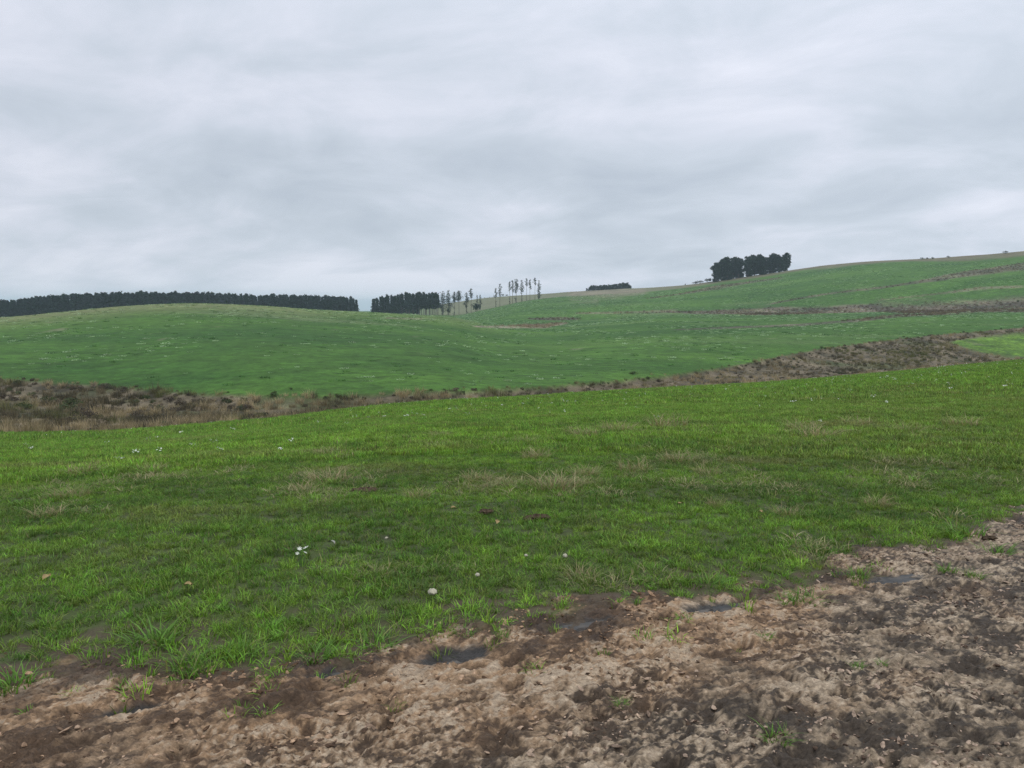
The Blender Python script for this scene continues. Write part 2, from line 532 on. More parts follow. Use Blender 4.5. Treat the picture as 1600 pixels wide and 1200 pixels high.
def land_colour(x, y, mud, pit, c4, pf, gul, e):
    r = np.hypot(x, y)
    az = np.arctan2(x, y)
    sh = x.shape + (3,)
    g = pasture_colour(x, y)
    # below the blades: thatch and soil shows between the plants near by
    soil = lerp(np.broadcast_to(np.array([0.034, 0.030, 0.015]), sh), [0.058, 0.074, 0.022], np.clip(0.5 + fbm(x * 6, y * 6, 3, 70), 0, 1))
    g = lerp(g * 0.72, soil, (1 - sstep(25, 60, r)) * 0.85)
    # hill tops run dry and khaki
    rc, rs, re = on_az(az, R_CR), on_az(az, R_SK), on_az(az, R_ED)
    w = fbm(x * 0.02, y * 0.02, 4, 71)
    deg = np.degrees(az)
    top = sstep(0.50, 0.88, (r - on_az(az, R_FL)) / (rc - on_az(az, R_FL)) + 0.10 * w) * (1 - sstep(rc + 8, rc + 20, r))
    top = top * (1 - sstep(-20, -9, deg) * 0.65) * (1 - sstep(-4, 1, deg))
    g = lerp(g, [0.165, 0.180, 0.075], top * 0.85)
    up = sstep(re - 8, re + 18, r + 22 * w - 10 * sstep(10, 14, deg) * (1 - sstep(19, 25, deg))) * sstep(-9, -4, deg)
    g = lerp(g, lerp(np.broadcast_to(np.array([0.155, 0.148, 0.088]), sh), [0.150, 0.120, 0.080], sstep(8, 16, deg)), up * 0.85)
    streak = sstep(0.15, 0.5, fbm(x * 0.010, y * 0.045, 4, 72)) * sstep(110, 200, r)
    g = lerp(g, [0.150, 0.190, 0.085], streak * 0.45)
    # bare grazing scars on the near hill
    scar = sstep(0.42, 0.62, fbm(x * 0.10, y * 0.06, 4, 73)) * sstep(100, 130, r) * (1 - sstep(240, 300, r))
    g = lerp(g, [0.20, 0.19, 0.12], scar * 0.6)
    # rough strips along the drains
    wob = fbm(x * 0.05, y * 0.05, 3, 74)
    tone = fbm(x * 0.06, y * 0.06, 4, 75)
    for bt, s, t in BT:
        m = in_band(bt, az, r, 0.15, wob * 0.6) * s
        bc = lerp(np.broadcast_to(np.array([0.065, 0.057, 0.040]), sh), [0.26, 0.215, 0.15], np.clip(t + 1.0 * tone, 0, 1))
        g = lerp(g, bc, np.clip(m, 0, 1))
    # valley floor
    t = np.clip(0.4 + 1.2 * fbm(x * 0.22, y * 0.18, 4, 76), 0, 1)
    vf = lerp(np.broadcast_to(np.array([0.060, 0.052, 0.032]), sh), [0.20, 0.160, 0.105], t)
    vg = sstep(0.1, 0.45, fbm(x * 0.07, y * 0.10, 3, 77))
    vf = lerp(vf, [0.075, 0.095, 0.035], vg * 0.6)
    gm = gul * (1 - in_band(G_WEDGE, az, r, 0.3))
    g = lerp(g, vf, gm)
    # mud: pale dried crust over dark wet earth, ochre near the turf
    a, b = along(x, y)
    n1 = fbm(a * 13, b * 24, 5, 80, 0.68)
    n2 = fbm(a * 1.1, b * 1.9, 3, 81)
    n3 = fbm(a * 26, b * 48, 2, 82, 0.6)
    n4 = fbm(a * 3.2, b * 6.0, 3, 85)
    mot = 0.35 + 0.9 * sstep(-0.25, 0.3, fbm(a * 0.9 + 5, b * 1.4, 3, 88))
    n5 = fbm(a * 6, b * 13, 3, 89, 0.6)
    dryness = 0.46 + mot * (1.35 * n1 + 0.95 * n3) + 0.75 * n2 + 0.75 * n4 + 0.85 * n5 - 0.50 * pit + 0.35 * (0.22 - np.abs(c4)) + 0.30 * sstep(1.1, 0.35, -e) * sstep(-0.2, 0.3, fbm(a * 1.3, b * 1.5, 2, 87))
    k = sstep(0.12, 0.85, dryness)
    dark = np.broadcast_to(np.array([0.058, 0.044, 0.032]), sh)
    pale = np.broadcast_to(np.array([0.285, 0.218, 0.150]), sh)
    ochre = np.clip(sstep(1.45, 0.5, -e) * 0.9 * (1 - sstep(0.3, 0.6, az)) + 0.45 * sstep(0.1, 0.5, fbm(a * 1.6, b * 2.4, 3, 83)), 0, 1)
    pale = lerp(pale, [0.320, 0.200, 0.112], ochre * 0.85)
    dark = lerp(dark, [0.105, 0.063, 0.036], ochre * 0.8)
    mc = dark + (pale - dark) * k[..., None]
    mc = lerp(mc, [0.41, 0.325, 0.235], sstep(0.72, 1.15, dryness) * 0.75)
    mc = lerp(mc, [0.045, 0.032, 0.024], sstep(0.45, 0.10, -e) * sstep(-0.25, 0.25, fbm(a * 2.5, b * 3.5, 3, 86)) * 0.85)
    mc = lerp(mc, [0.042, 0.038, 0.034], sstep(0.2, 0.9, pf))
    g = g * (1 - mud[..., None]) + mc * mud[..., None]
    # bare earth rim where the turf starts
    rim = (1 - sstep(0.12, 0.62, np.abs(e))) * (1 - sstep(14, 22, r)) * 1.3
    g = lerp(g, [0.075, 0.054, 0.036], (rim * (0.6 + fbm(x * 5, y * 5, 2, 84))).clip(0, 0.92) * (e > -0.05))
    wet = np.clip(mud * (0.55 * (1 - k) + pf), 0, 1)
    return np.clip(g, 0.005, 0.9), wet, gm, mud


# ------------------------------------------------------------------ materials
def new_mat(name):
    m = bpy.data.materials.new(name)
    m.use_nodes = True
    nt = m.node_tree
    nt.nodes.clear()
    out = N(nt, 'ShaderNodeOutputMaterial')
    return m, nt, out


def make_ground_material():
    m, nt, out = new_mat('land')
    at = N(nt, 'ShaderNodeAttribute', attribute_name='land_colour')
    wet = N(nt, 'ShaderNodeAttribute', attribute_name='wet')
    geo = N(nt, 'ShaderNodeNewGeometry')
    ln = N(nt, 'ShaderNodeVectorMath', operation='LENGTH')
    L(nt, geo.outputs['Position'], ln.inputs[0])
    dist = ln.outputs['Value']

    def nz(scale, det, rough=0.6, sc=(1, 1, 1)):
        mp = N(nt, 'ShaderNodeMapping')
        mp.inputs['Scale'].default_value = sc
        L(nt, geo.outputs['Position'], mp.inputs[0])
        n = N(nt, 'ShaderNodeTexNoise')
        n.inputs['Scale'].default_value = scale
        n.inputs['Detail'].default_value = det
        n.inputs['Roughness'].default_value = rough
        L(nt, mp.outputs[0], n.inputs['Vector'])
        return n.outputs[0]
    fine = nz(55, 4, 0.7)
    clod = nz(1.6, 6, 0.72)
    sward = nz(0.45, 7, 0.75, (1, 1.6, 1))
    near = ramp(nt, math_node(nt, 'DIVIDE', dist, 100), [(0.12, 1), (0.40, 0)])
    f1 = ramp(nt, fine, [(0.3, 0.70), (0.7, 1.32)])
    f2 = ramp(nt, sward, [(0.32, 0.50), (0.68, 1.50)])
    f3 = ramp(nt, clod, [(0.3, 0.78), (0.7, 1.22)])
    far_f = mixc(nt, 1.0, f2, f3, 'MULTIPLY')
    f = mixc(nt, near, far_f, f1)
    mu = N(nt, 'ShaderNodeAttribute', attribute_name='mud')
    mpr = N(nt, 'ShaderNodeMapping')
    mpr.inputs['Rotation'].default_value = (0, 0, -TRK)
    mpr.inputs['Scale'].default_value = (0.75, 1.9, 1)
    L(nt, geo.outputs['Position'], mpr.inputs[0])
    crumb = N(nt, 'ShaderNodeTexNoise')
    crumb.inputs['Scale'].default_value = 38
    crumb.inputs['Detail'].default_value = 7
    crumb.inputs['Roughness'].default_value = 0.78
    crumb.inputs['Distortion'].default_value = 0.6
    L(nt, mpr.outputs[0], crumb.inputs['Vector'])
    fm = ramp(nt, crumb.outputs[0], [(0.34, 0.42), (0.45, 0.84), (0.55, 1.12), (0.66, 1.60)])
    f = mixc(nt, mu.outputs['Fac'], f, fm)
    broad = nz(0.10, 5, 0.6, (1, 2.2, 1))
    bf = mixc(nt, near, ramp(nt, broad, [(0.3, 0.80), (0.7, 1.2)]), (1, 1, 1))
    f = mixc(nt, 1.0, f, bf, 'MULTIPLY')
    c = mixc(nt, 1.0, at.outputs['Color'], f, 'MULTIPLY')
    bs = N(nt, 'ShaderNodeBsdfPrincipled')
    L(nt, c, bs.inputs['Base Color'])
    rg = math_node(nt, 'SUBTRACT', 0.95, math_node(nt, 'MULTIPLY', wet.outputs['Fac'], 0.50))
    L(nt, rg, bs.inputs['Roughness'])
    bs.inputs['Specular IOR Level'].default_value = 0.25
    b1 = N(nt, 'ShaderNodeBump')
    b1.inputs['Strength'].default_value = 0.7
    b1.inputs['Distance'].default_value = 0.006
    L(nt, math_node(nt, 'ADD', fine, math_node(nt, 'MULTIPLY', crumb.outputs[0], math_node(nt, 'MULTIPLY', mu.outputs['Fac'], 2.5))), b1.inputs['Height'])
    b2 = N(nt, 'ShaderNodeBump')
    L(nt, math_node(nt, 'SUBTRACT', 1.0, near), b2.inputs['Strength'])
    b2.inputs['Distance'].default_value = 0.35
    L(nt, sward, b2.inputs['Height'])
    L(nt, b1.outputs[0], b2.inputs['Normal'])
    L(nt, b2.outputs[0], bs.inputs['Normal'])
    L(nt, bs.outputs[0], out.inputs[0])
    return m


def make_leaf_material(name, attr=None, colour=(0.1, 0.2, 0.05), trans=0.35, rough=0.55, var=0.35, spec=0.2):
    """thin leaf: colour from each plant's own value, lighter and darker leaves"""
    m, nt, out = new_mat(name)
    geo = N(nt, 'ShaderNodeNewGeometry')
    if attr:
        a = N(nt, 'ShaderNodeAttribute', attribute_name=attr, attribute_type='INSTANCER')
        col = a.outputs['Color']
    else:
        rgb = N(nt, 'ShaderNodeRGB')
        rgb.outputs[0].default_value = (*colour, 1)
        col = rgb.outputs[0]
    va = N(nt, 'ShaderNodeAttribute', attribute_name='shade')
    f = math_node(nt, 'ADD', math_node(nt, 'MULTIPLY', va.outputs['Fac'], 2 * var), 1 - var)
    fc = N(nt, 'ShaderNodeCombineXYZ')
    for i in range(3):
        L(nt, f, fc.inputs[i])
    col = mixc(nt, 1.0, col, fc.outputs[0], 'MULTIPLY')
    # a few withered blades
    wi = N(nt, 'ShaderNodeAttribute', attribute_name='wither')
    col = mixc(nt, math_node(nt, 'MULTIPLY', wi.outputs['Fac'], 0.85), col, (0.30, 0.25, 0.12))
    bs = N(nt, 'ShaderNodeBsdfPrincipled')
    L(nt, col, bs.inputs['Base Color'])
    bs.inputs['Roughness'].default_value = rough
    bs.inputs['Specular IOR Level'].default_value = spec
    tr = N(nt, 'ShaderNodeBsdfTranslucent')
    tcol = mixc(nt, 1.0, col, (1.15, 1.1, 0.7), 'MULTIPLY')
    L(nt, tcol, tr.inputs[0])
    mx = N(nt, 'ShaderNodeMixShader')
    mx.inputs[0].default_value = trans
    L(nt, bs.outputs[0], mx.inputs[1])
    L(nt, tr.outputs[0], mx.inputs[2])
    L(nt, mx.outputs[0], out.inputs[0])
    return m


def make_plain_material(name, colour, rough=0.9, scale=8, amp=0.3, bump=0.01, spec=0.2):
    m, nt, out = new_mat(name)
    tc = N(nt, 'ShaderNodeTexCoord')
    n = N(nt, 'ShaderNodeTexNoise')
    n.inputs['Scale'].default_value = scale
    n.inputs['Detail'].default_value = 5
    L(nt, tc.outputs['Object'], n.inputs['Vector'])
    f = ramp(nt, n.outputs[0], [(0.3, 1 - amp), (0.7, 1 + amp)])
    bs = N(nt, 'ShaderNodeBsdfPrincipled')
    L(nt, mixc(nt, 1.0, (*colour, 1), f, 'MULTIPLY'), bs.inputs['Base Color'])
    bs.inputs['Roughness'].default_value = rough
    bs.inputs['Specular IOR Level'].default_value = spec
    b = N(nt, 'ShaderNodeBump')
    b.inputs['Distance'].default_value = bump
    L(nt, n.outputs[0], b.inputs['Height'])
    L(nt, b.outputs[0], bs.inputs['Normal'])
    L(nt, bs.outputs[0], out.inputs[0])
    return m


M_LAND = make_ground_material()
M_GRASS = make_leaf_material('grass_blade', 'gcol', trans=0.36, var=0.60, spec=0.12)
M_DRY = make_leaf_material('dry_grass', 'gcol', trans=0.25, var=0.35, rough=0.8)
M_TUSS = make_leaf_material('tussock_straw', None, (0.300, 0.255, 0.145), trans=0.25, var=0.5, rough=0.8)
M_TUFT = make_leaf_material('tuft_green', None, (0.115, 0.225, 0.040), trans=0.38, var=0.4)
M_BUSH = make_leaf_material('bush_leaf', None, (0.060, 0.082, 0.030), trans=0.2, var=0.5, rough=0.7)
M_BUSH2 = make_leaf_material('heath_twig', None, (0.085, 0.068, 0.050), trans=0.1, var=0.5, rough=0.9)
M_PINE = make_leaf_material('pine_needles', None, (0.016, 0.034, 0.022), trans=0.15, var=0.8, rough=0.6)
M_EUC = make_leaf_material('gum_leaves', None, (0.022, 0.042, 0.026), trans=0.2, var=0.85, rough=0.55)
M_BARK = make_plain_material('bark', (0.10, 0.085, 0.070), 0.9, 3, 0.35, 0.02)
M_BARKP = make_plain_material('pale_bark', (0.22, 0.20, 0.17), 0.85, 2, 0.3, 0.02)
M_PETAL = make_plain_material('white_petal', (0.66, 0.68, 0.58), 0.6, 30, 0.06, 0.001)
M_STEM = make_plain_material('flower_stem', (0.08, 0.18, 0.04), 0.7, 20, 0.2, 0.001)
M_STONE = make_plain_material('pale_stone', (0.40, 0.37, 0.28), 0.85, 30, 0.25, 0.004)
M_CLOD = make_plain_material('dark_clod', (0.072, 0.053, 0.036), 1.0, 25, 0.6, 0.02, 0.0)
M_LEAF = make_plain_material('fallen_leaf', (0.27, 0.20, 0.09), 0.8, 40, 0.25, 0.002)
M_GLEAF = make_plain_material('grey_leaf', (0.24, 0.24, 0.20), 0.8, 40, 0.25, 0.002)


def make_water():
    m, nt, out = new_mat('puddle_mud')
    geo = N(nt, 'ShaderNodeNewGeometry')
    n = N(nt, 'ShaderNodeTexNoise')
    n.inputs['Scale'].default_value = 14
    n.inputs['Detail'].default_value = 5
    L(nt, geo.outputs['Position'], n.inputs['Vector'])
    bs = N(nt, 'ShaderNodeBsdfPrincipled')
    L(nt, ramp(nt, n.outputs[0], [(0.35, (0.040, 0.041, 0.041)), (0.7, (0.105, 0.092, 0.078))]), bs.inputs['Base Color'])
    bs.inputs['Roughness'].default_value = 0.60
    bs.inputs['Specular IOR Level'].default_value = 0.28
    b = N(nt, 'ShaderNodeBump')
    b.inputs['Distance'].default_value = 0.006
    L(nt, n.outputs[0], b.inputs['Height'])
    L(nt, b.outputs[0], bs.inputs['Normal'])
    L(nt, bs.outputs[0], out.inputs[0])
    return m


M_WATER = make_water()


# ------------------------------------------------------------------ mesh helpers
def mesh_np(name, verts, faces, mat=None, smooth=False, attrs=None):
    """fast mesh from arrays; faces is (n,3) or (n,4)"""
    verts = np.asarray(verts, np.float32)
    faces = np.asarray(faces, np.int32)
    me = bpy.data.meshes.new(name)
    me.vertices.add(len(verts))
    me.vertices.foreach_set('co', verts.ravel())
    n, k = faces.shape
    me.loops.add(n * k)
    me.loops.foreach_set('vertex_index', faces.ravel())
    me.polygons.add(n)
    me.polygons.foreach_set('loop_start', np.arange(n, dtype=np.int32) * k)
    me.polygons.foreach_set('loop_total', np.full(n, k, np.int32))
    me.polygons.foreach_set('use_smooth', np.full(n, smooth, bool))
    for an, (typ, dat) in (attrs or {}).items():
        a = me.attributes.new(an, typ, 'POINT')
        a.data.foreach_set({'FLOAT': 'value', 'FLOAT_COLOR': 'color', 'FLOAT_VECTOR': 'vector', 'INT': 'value'}[typ],
                           np.ascontiguousarray(dat).ravel())
    me.update(calc_edges=True)
    if mat:
        me.materials.append(mat)
    return me


def link(name, data, parent=None, loc=None, rz=0, label=None, cat=None, group=None, kind=None):
    o = bpy.data.objects.new(name, data)
    COL.objects.link(o)
    if parent:
        o.parent = parent
    if loc is not None:
        o.location = loc
    if rz:
        o.rotation_euler = (0, 0, rz)
    if label:
        o['label'] = label
    if cat:
        o['category'] = cat
    if group:
        o['group'] = group
    if kind:
        o['kind'] = kind
    return o


# ------------------------------------------------------------------ the land
def build_land():
    cols = np.radians(np.concatenate([np.linspace(-180, -42, 28, endpoint=False), np.linspace(-42, 42, 900),
                                      np.linspace(42, 180, 29)[1:]]))
    rows = np.concatenate([[0.25], np.exp(np.arange(math.log(0.6), math.log(2.3), 0.1)), np.exp(np.arange(math.log(2.35), math.log(5.2), 0.0021)), np.exp(np.arange(math.log(5.2), math.log(9.0), 0.0032)),
                           np.exp(np.arange(math.log(9.0), math.log(50), 0.014)),
                           np.exp(np.arange(math.log(50), math.log(260), 0.0075)),
                           np.exp(np.arange(math.log(260), math.log(1000), 0.0055)),
                           np.exp(np.linspace(math.log(1000), math.log(9000), 26))])
    rows = np.unique(rows)
    A, R = np.meshgrid(cols, rows, indexing='ij')
    X, Y = R * np.sin(A), R * np.cos(A)
    Z, mud, pit, c4, pf, gul, e = height(X, Y, True)
    C, wet, gm, mudm = land_colour(X, Y, mud, pit, c4, pf, gul, e)
    nc, nr = len(cols), len(rows)
    idx = np.arange(nc * nr).reshape(nc, nr)
    q = np.stack([idx[:-1, :-1], idx[1:, :-1], idx[1:, 1:], idx[:-1, 1:]], -1).reshape(-1, 4)
    cls = np.where(e < -0.0, 0, 1)
    rr = R
    cls = np.where(rr > 20, 1, cls)
    rn, rf = on_az(A, R_NL), on_az(A, R_FL)
    cls = np.where((rr > rn), 2, cls)
    cls = np.where((rr > rf), 3, cls)
    cls = np.where((cls == 2) & (gm < 0.3) & (rr < rf - 1) & (rr > rn + 2), 1, cls)
    fc = cls.ravel()[q[:, 0]]
    V = np.stack([X, Y, Z], -1).reshape(-1, 3)
    Cf = np.concatenate([C.reshape(-1, 3), np.ones((nc * nr, 1))], 1).astype(np.float32)
    W = wet.ravel().astype(np.float32)
    MU = mudm.ravel().astype(np.float32)
    # the very centre under the camera
    for k, (nm, lab, cat) in enumerate([('mud_track', 'trampled pale brown mud of the track in the foreground', 'mud'),
                                   ('meadow', 'green pasture sloping from the mud down to the stream', 'meadow'),
                                   ('stream_valley', 'rough brown floor of the little stream valley', 'valley'),
                                   ('hills', 'rolling green hills beyond the stream', 'hills')]):
        f = q[fc == k]
        used = np.unique(f)
        rem = np.full(nc * nr, -1, np.int64)
        rem[used] = np.arange(len(used))
        me = mesh_np(nm, V[used], rem[f], M_LAND, True,
                     {'land_colour': ('FLOAT_COLOR', Cf[used]), 'wet': ('FLOAT', W[used]), 'mud': ('FLOAT', MU[used])})
        link(nm, me, label=lab, kind='structure')
    # small disc closing the centre
    return


build_land()

# ------------------------------------------------------------------ plants: source meshes
HIDDEN = {}


def blades(n, rad, hmin, hmax, wid, lean, seg=3, seed=0, wither=0.05, droop=0.5):
    rs = np.random.default_rng(seed)
    a = rs.random(n) * 2 * np.pi
    rr = rad * np.sqrt(rs.random(n))
    bx, by = rr * np.cos(a), rr * np.sin(a)
    h = hmin + (hmax - hmin) * rs.random(n) ** 1.3
    w = wid * (0.6 + 0.8 * rs.random(n))
    da = a + rs.normal(0, 0.9, n)
    ln = lean * (0.3 + rs.random(n))
    fa = da + np.pi / 2 + rs.normal(0, 0.5, n)
    V, F, S, W = [], [], [], []
    sh = rs.random(n)
    wi = (rs.random(n) < wither) * (0.5 + 0.5 * rs.random(n))
    for i in range(n):
        b = len(V)
        for k in range(seg + 1):
            t = k / seg
            off = ln[i] * h[i] * t ** 1.8
            zz = h[i] * (t - droop * ln[i] * 0.5 * t ** 3)
            cx, cy = bx[i] + off * math.cos(da[i]), by[i] + off * math.sin(da[i])
            ww = w[i] * 0.5 * (1 - t ** 1.6) ** 0.7
            if k == seg:
                V.append((cx, cy, zz))
            else:
                V.append((cx - ww * math.cos(fa[i]), cy - ww * math.sin(fa[i]), zz))
                V.append((cx + ww * math.cos(fa[i]), cy + ww * math.sin(fa[i]), zz))
        for k in range(seg):
            p = b + 2 * k
            if k == seg - 1:
                F.append((p, p + 1, p + 2))
            else:
                F.append((p, p + 1, p + 3))
                F.append((p, p + 3, p + 2))
        m = 2 * seg + 1
        S += [sh[i]] * m
        W += [wi[i]] * m
    return np.array(V), np.array(F), np.array(S, np.float32), np.array(W, np.float32)


def blade_mesh(name, mat, *a, **k):
    V, F, S, W = blades(*a, **k)
    return mesh_np(name, V, F, mat, False, {'shade': ('FLOAT', S), 'wither': ('FLOAT', W)})


def leaf_cloud(centres, size, rs, flat=0.6, tri=2):
    """many small leaf sprays at given centres"""
    n = len(centres)
    V, F = [], []
    c = np.repeat(centres, tri, 0)
    m = len(c)
    d1 = rs.normal(size=(m, 3))
    d1[:, 2] *= flat
    d1 /= np.linalg.norm(d1, axis=1)[:, None]
    d2 = np.cross(d1, rs.normal(size=(m, 3)))
    d2 /= np.linalg.norm(d2, axis=1)[:, None]
    s = size * (0.6 + 0.8 * rs.random(m))[:, None]
    j = rs.normal(size=(m, 3)) * size * 0.35
    p0 = c + j - d1 * s * 0.5 - d2 * s * 0.28
    p1 = c + j + d1 * s * 0.5 * rs.random((m, 1))
    p1 = c + j + d1 * s * 0.55
    p2 = c + j + d2 * s * 0.45 - d1 * s * 0.1
    V = np.stack([p0, p1, p2], 1).reshape(-1, 3)
    F = np.arange(m * 3).reshape(-1, 3)
    sh = np.repeat(rs.random(n), tri * 3).astype(np.float32)
    return V, F, sh


def ellipsoid_pts(n, c, r, rs, shell=0.5):
    d = rs.normal(size=(n, 3))
    d /= np.linalg.norm(d, axis=1)[:, None]
    k = (shell + (1 - shell) * rs.random(n)) ** 0.7
    return np.array(c) + d * np.array(r) * k[:, None]


def tube_arrays(pts, rads, sides=6):
    V, F = [], []
    P = [Vector(p) for p in pts]
    for i, p in enumerate(P):
        t = (P[min(i + 1, len(P) - 1)] - P[max(i - 1, 0)]).normalized()
        u = t.cross(Vector((0.31, 0.95, 0.05))).normalized()
        v = t.cross(u)
        for k in range(sides):
            a = 2 * math.pi * k / sides
            V.append(p + (u * math.cos(a) + v * math.sin(a)) * rads[i])
    for i in range(len(P) - 1):
        for k in range(sides):
            k2 = (k + 1) % sides
            F.append((i * sides + k, i * sides + k2, (i + 1) * sides + k2, (i + 1) * sides + k))
    return V, F


def tubes_mesh(name, tubes, mat):
    V, F = [], []
    for pts, rads, sides in tubes:
        v, f = tube_arrays(pts, rads, sides)
        b = len(V)
        V += v
        F += [tuple(x + b for x in q) for q in f]
    return mesh_np(name, np.array([tuple(v) for v in V]), np.array(F), mat, True)


def scatter(name, srcs, x, y, z, rot, scl, idx, col, label, kind='stuff', tilt=None):
    """one stuff object: plants placed by geometry nodes on points"""
    c = bpy.data.collections.new(name + '_sources')
    for i, me in enumerate(srcs):
        o = bpy.data.objects.new('%s_source_%02d' % (name, i), me)
        c.objects.link(o)
    n = len(x)
    P = np.stack([x, y, z], 1).astype(np.float32)
    me = bpy.data.meshes.new(name)
    me.vertices.add(n)
    me.vertices.foreach_set('co', P.ravel())
    R = np.zeros((n, 3), np.float32)
    R[:, 2] = rot
    if tilt is not None:
        R[:, 0] = tilt[:, 0]
        R[:, 1] = tilt[:, 1]
    for an, typ, dat, fld in (('prot', 'FLOAT_VECTOR', R, 'vector'), ('pscl', 'FLOAT', np.asarray(scl, np.float32), 'value'),
                              ('pidx', 'INT', np.asarray(idx, np.int32), 'value'), ('gcol', 'FLOAT_VECTOR', col.astype(np.float32), 'vector')):
        a = me.attributes.new(an, typ, 'POINT')
        a.data.foreach_set(fld, np.ascontiguousarray(dat).ravel())
    for s in srcs[:1]:
        for mt in s.materials:
            me.materials.append(mt)
    o = link(name, me, label=label, kind=kind)
    ng = bpy.data.node_groups.new(name + '_nodes', 'GeometryNodeTree')
    ng.interface.new_socket('Geometry', in_out='INPUT', socket_type='NodeSocketGeometry')
    ng.interface.new_socket('Geometry', in_out='OUTPUT', socket_type='NodeSocketGeometry')
    gi, go = N(ng, 'NodeGroupInput'), N(ng, 'NodeGroupOutput')
    ci = N(ng, 'GeometryNodeCollectionInfo')
    ci.inputs['Collection'].default_value = c
    ci.inputs['Separate Children'].default_value = True
    ci.inputs['Reset Children'].default_value = True
    ip = N(ng, 'GeometryNodeInstanceOnPoints')
    ip.inputs['Pick Instance'].default_value = True

    def na(nm, typ):
        k = N(ng, 'GeometryNodeInputNamedAttribute', data_type=typ)
        k.inputs['Name'].default_value = nm
        return k.outputs['Attribute']
    L(ng, gi.outputs[0], ip.inputs['Points'])
    L(ng, ci.outputs[0], ip.inputs['Instance'])
    L(ng, na('pidx', 'INT'), ip.inputs['Instance Index'])
    e2r = N(ng, 'FunctionNodeEulerToRotation')
    L(ng, na('prot', 'FLOAT_VECTOR'), e2r.inputs[0])
    L(ng, e2r.outputs[0], ip.inputs['Rotation'])
    L(ng, na('pscl', 'FLOAT'), ip.inputs['Scale'])
    L(ng, ip.outputs[0], go.inputs[0])
    md = o.modifiers.new('scatter', 'NODES')
    md.node_group = ng
    return o


def fan_points(n, r0, r1, amax=40):
    """even scatter over the wedge of land in front of the viewer"""
    r = np.sqrt(RNG.random(n) * (r1 * r1 - r0 * r0) + r0 * r0)
    a = np.radians((RNG.random(n) * 2 - 1) * amax)
    return r * np.sin(a), r * np.cos(a), r, a


def wedge_area(r0, r1, amax=40):
    return math.radians(amax) * (r1 * r1 - r0 * r0)


# ------------------------------------------------------------------ pasture grass
def grass_layer(name, r0, r1, dens, srcs, smin, smax, label, sink=0.004):
    n = int(wedge_area(r0, r1) * dens)
    x, y, r, a = fan_points(n, r0, r1)
    e = mud_edge(x, y)
    keep = e > np.where(r < 20, 0.06 - 0.75 * RNG.random(n) ** 5, -9)
    keep &= (RNG.random(n) < 0.45 + 0.55 * sstep(0.0, 0.5, e)) | (r > 20)
    rn = on_az(a, R_NL)
    keep &= (r < rn + 0.5 + 1.5 * fbm(x * 0.2, y * 0.2, 2, 90))
    # thin spots
    th = fbm(x * 1.7, y * 2.2, 3, 91)
    keep &= (RNG.random(n) > sstep(0.30, 0.6, th) * 0.55)
    x, y, r, a, e = x[keep], y[keep], r[keep], a[keep], e[keep]
    z = height(x, y) - sink
    c = pasture_colour(x, y)
    lush = fbm(x * 1.1, y * 1.5, 3, 92)
    edge = sstep(0.6, 0.0, e) * (r < 20)
    c = c * (0.74 + 0.85 * RNG.random(len(x)) ** 1.4)[:, None]
    c[:, 0] *= 0.85 + 0.3 * RNG.random(len(x))
    yel = RNG.random(len(x)) < 0.16
    c[yel] = c[yel] * 0.5 + np.array([0.17, 0.20, 0.05]) * 0.5
    scl = (smin + (smax - smin) * RNG.random(len(x)) ** 1.3) * (1 + 0.40 * lush)
    idx = RNG.integers(0, len(srcs), len(x))
    tilt = RNG.normal(0, 0.10, (len(x), 2))
    return scatter(name, srcs, x, y, z, RNG.random(len(x)) * 6.28, scl, idx, c, label, tilt=tilt)


near_src = [blade_mesh('g_near%d' % i, M_GRASS, 30, 0.070, 0.020, 0.090, 0.0060, 0.85 + 0.35 * (i % 3), 3, 100 + i, 0.08) for i in range(6)]
near_src += [blade_mesh('g_wide%d' % i, M_GRASS, 18, 0.045, 0.04, 0.10, 0.0075, 1.2, 4, 120 + i, 0.03) for i in range(1)]
mid_src = [blade_mesh('g_mid%d' % i, M_GRASS, 44, 0.13, 0.03, 0.11, 0.0115, 0.8, 2, 140 + i, 0.08) for i in range(5)]
far_src = [blade_mesh('g_far%d' % i, M_GRASS, 60, 0.34, 0.05, 0.15, 0.032, 0.8, 1, 160 + i, 0.05) for i in range(4)]
grass_layer('pasture_grass', 2.6, 13, 310, near_src, 0.45, 0.86, 'short green pasture grass from the mud edge outwards')
grass_layer('middle_grass', 12, 32, 85, mid_src, 0.75, 1.2, 'green grass of the meadow in the middle distance')
grass_layer('distant_grass', 30, 150, 9.0, far_src, 0.8, 1.25, 'bright green grass along the lip of the stream valley', 0.01)


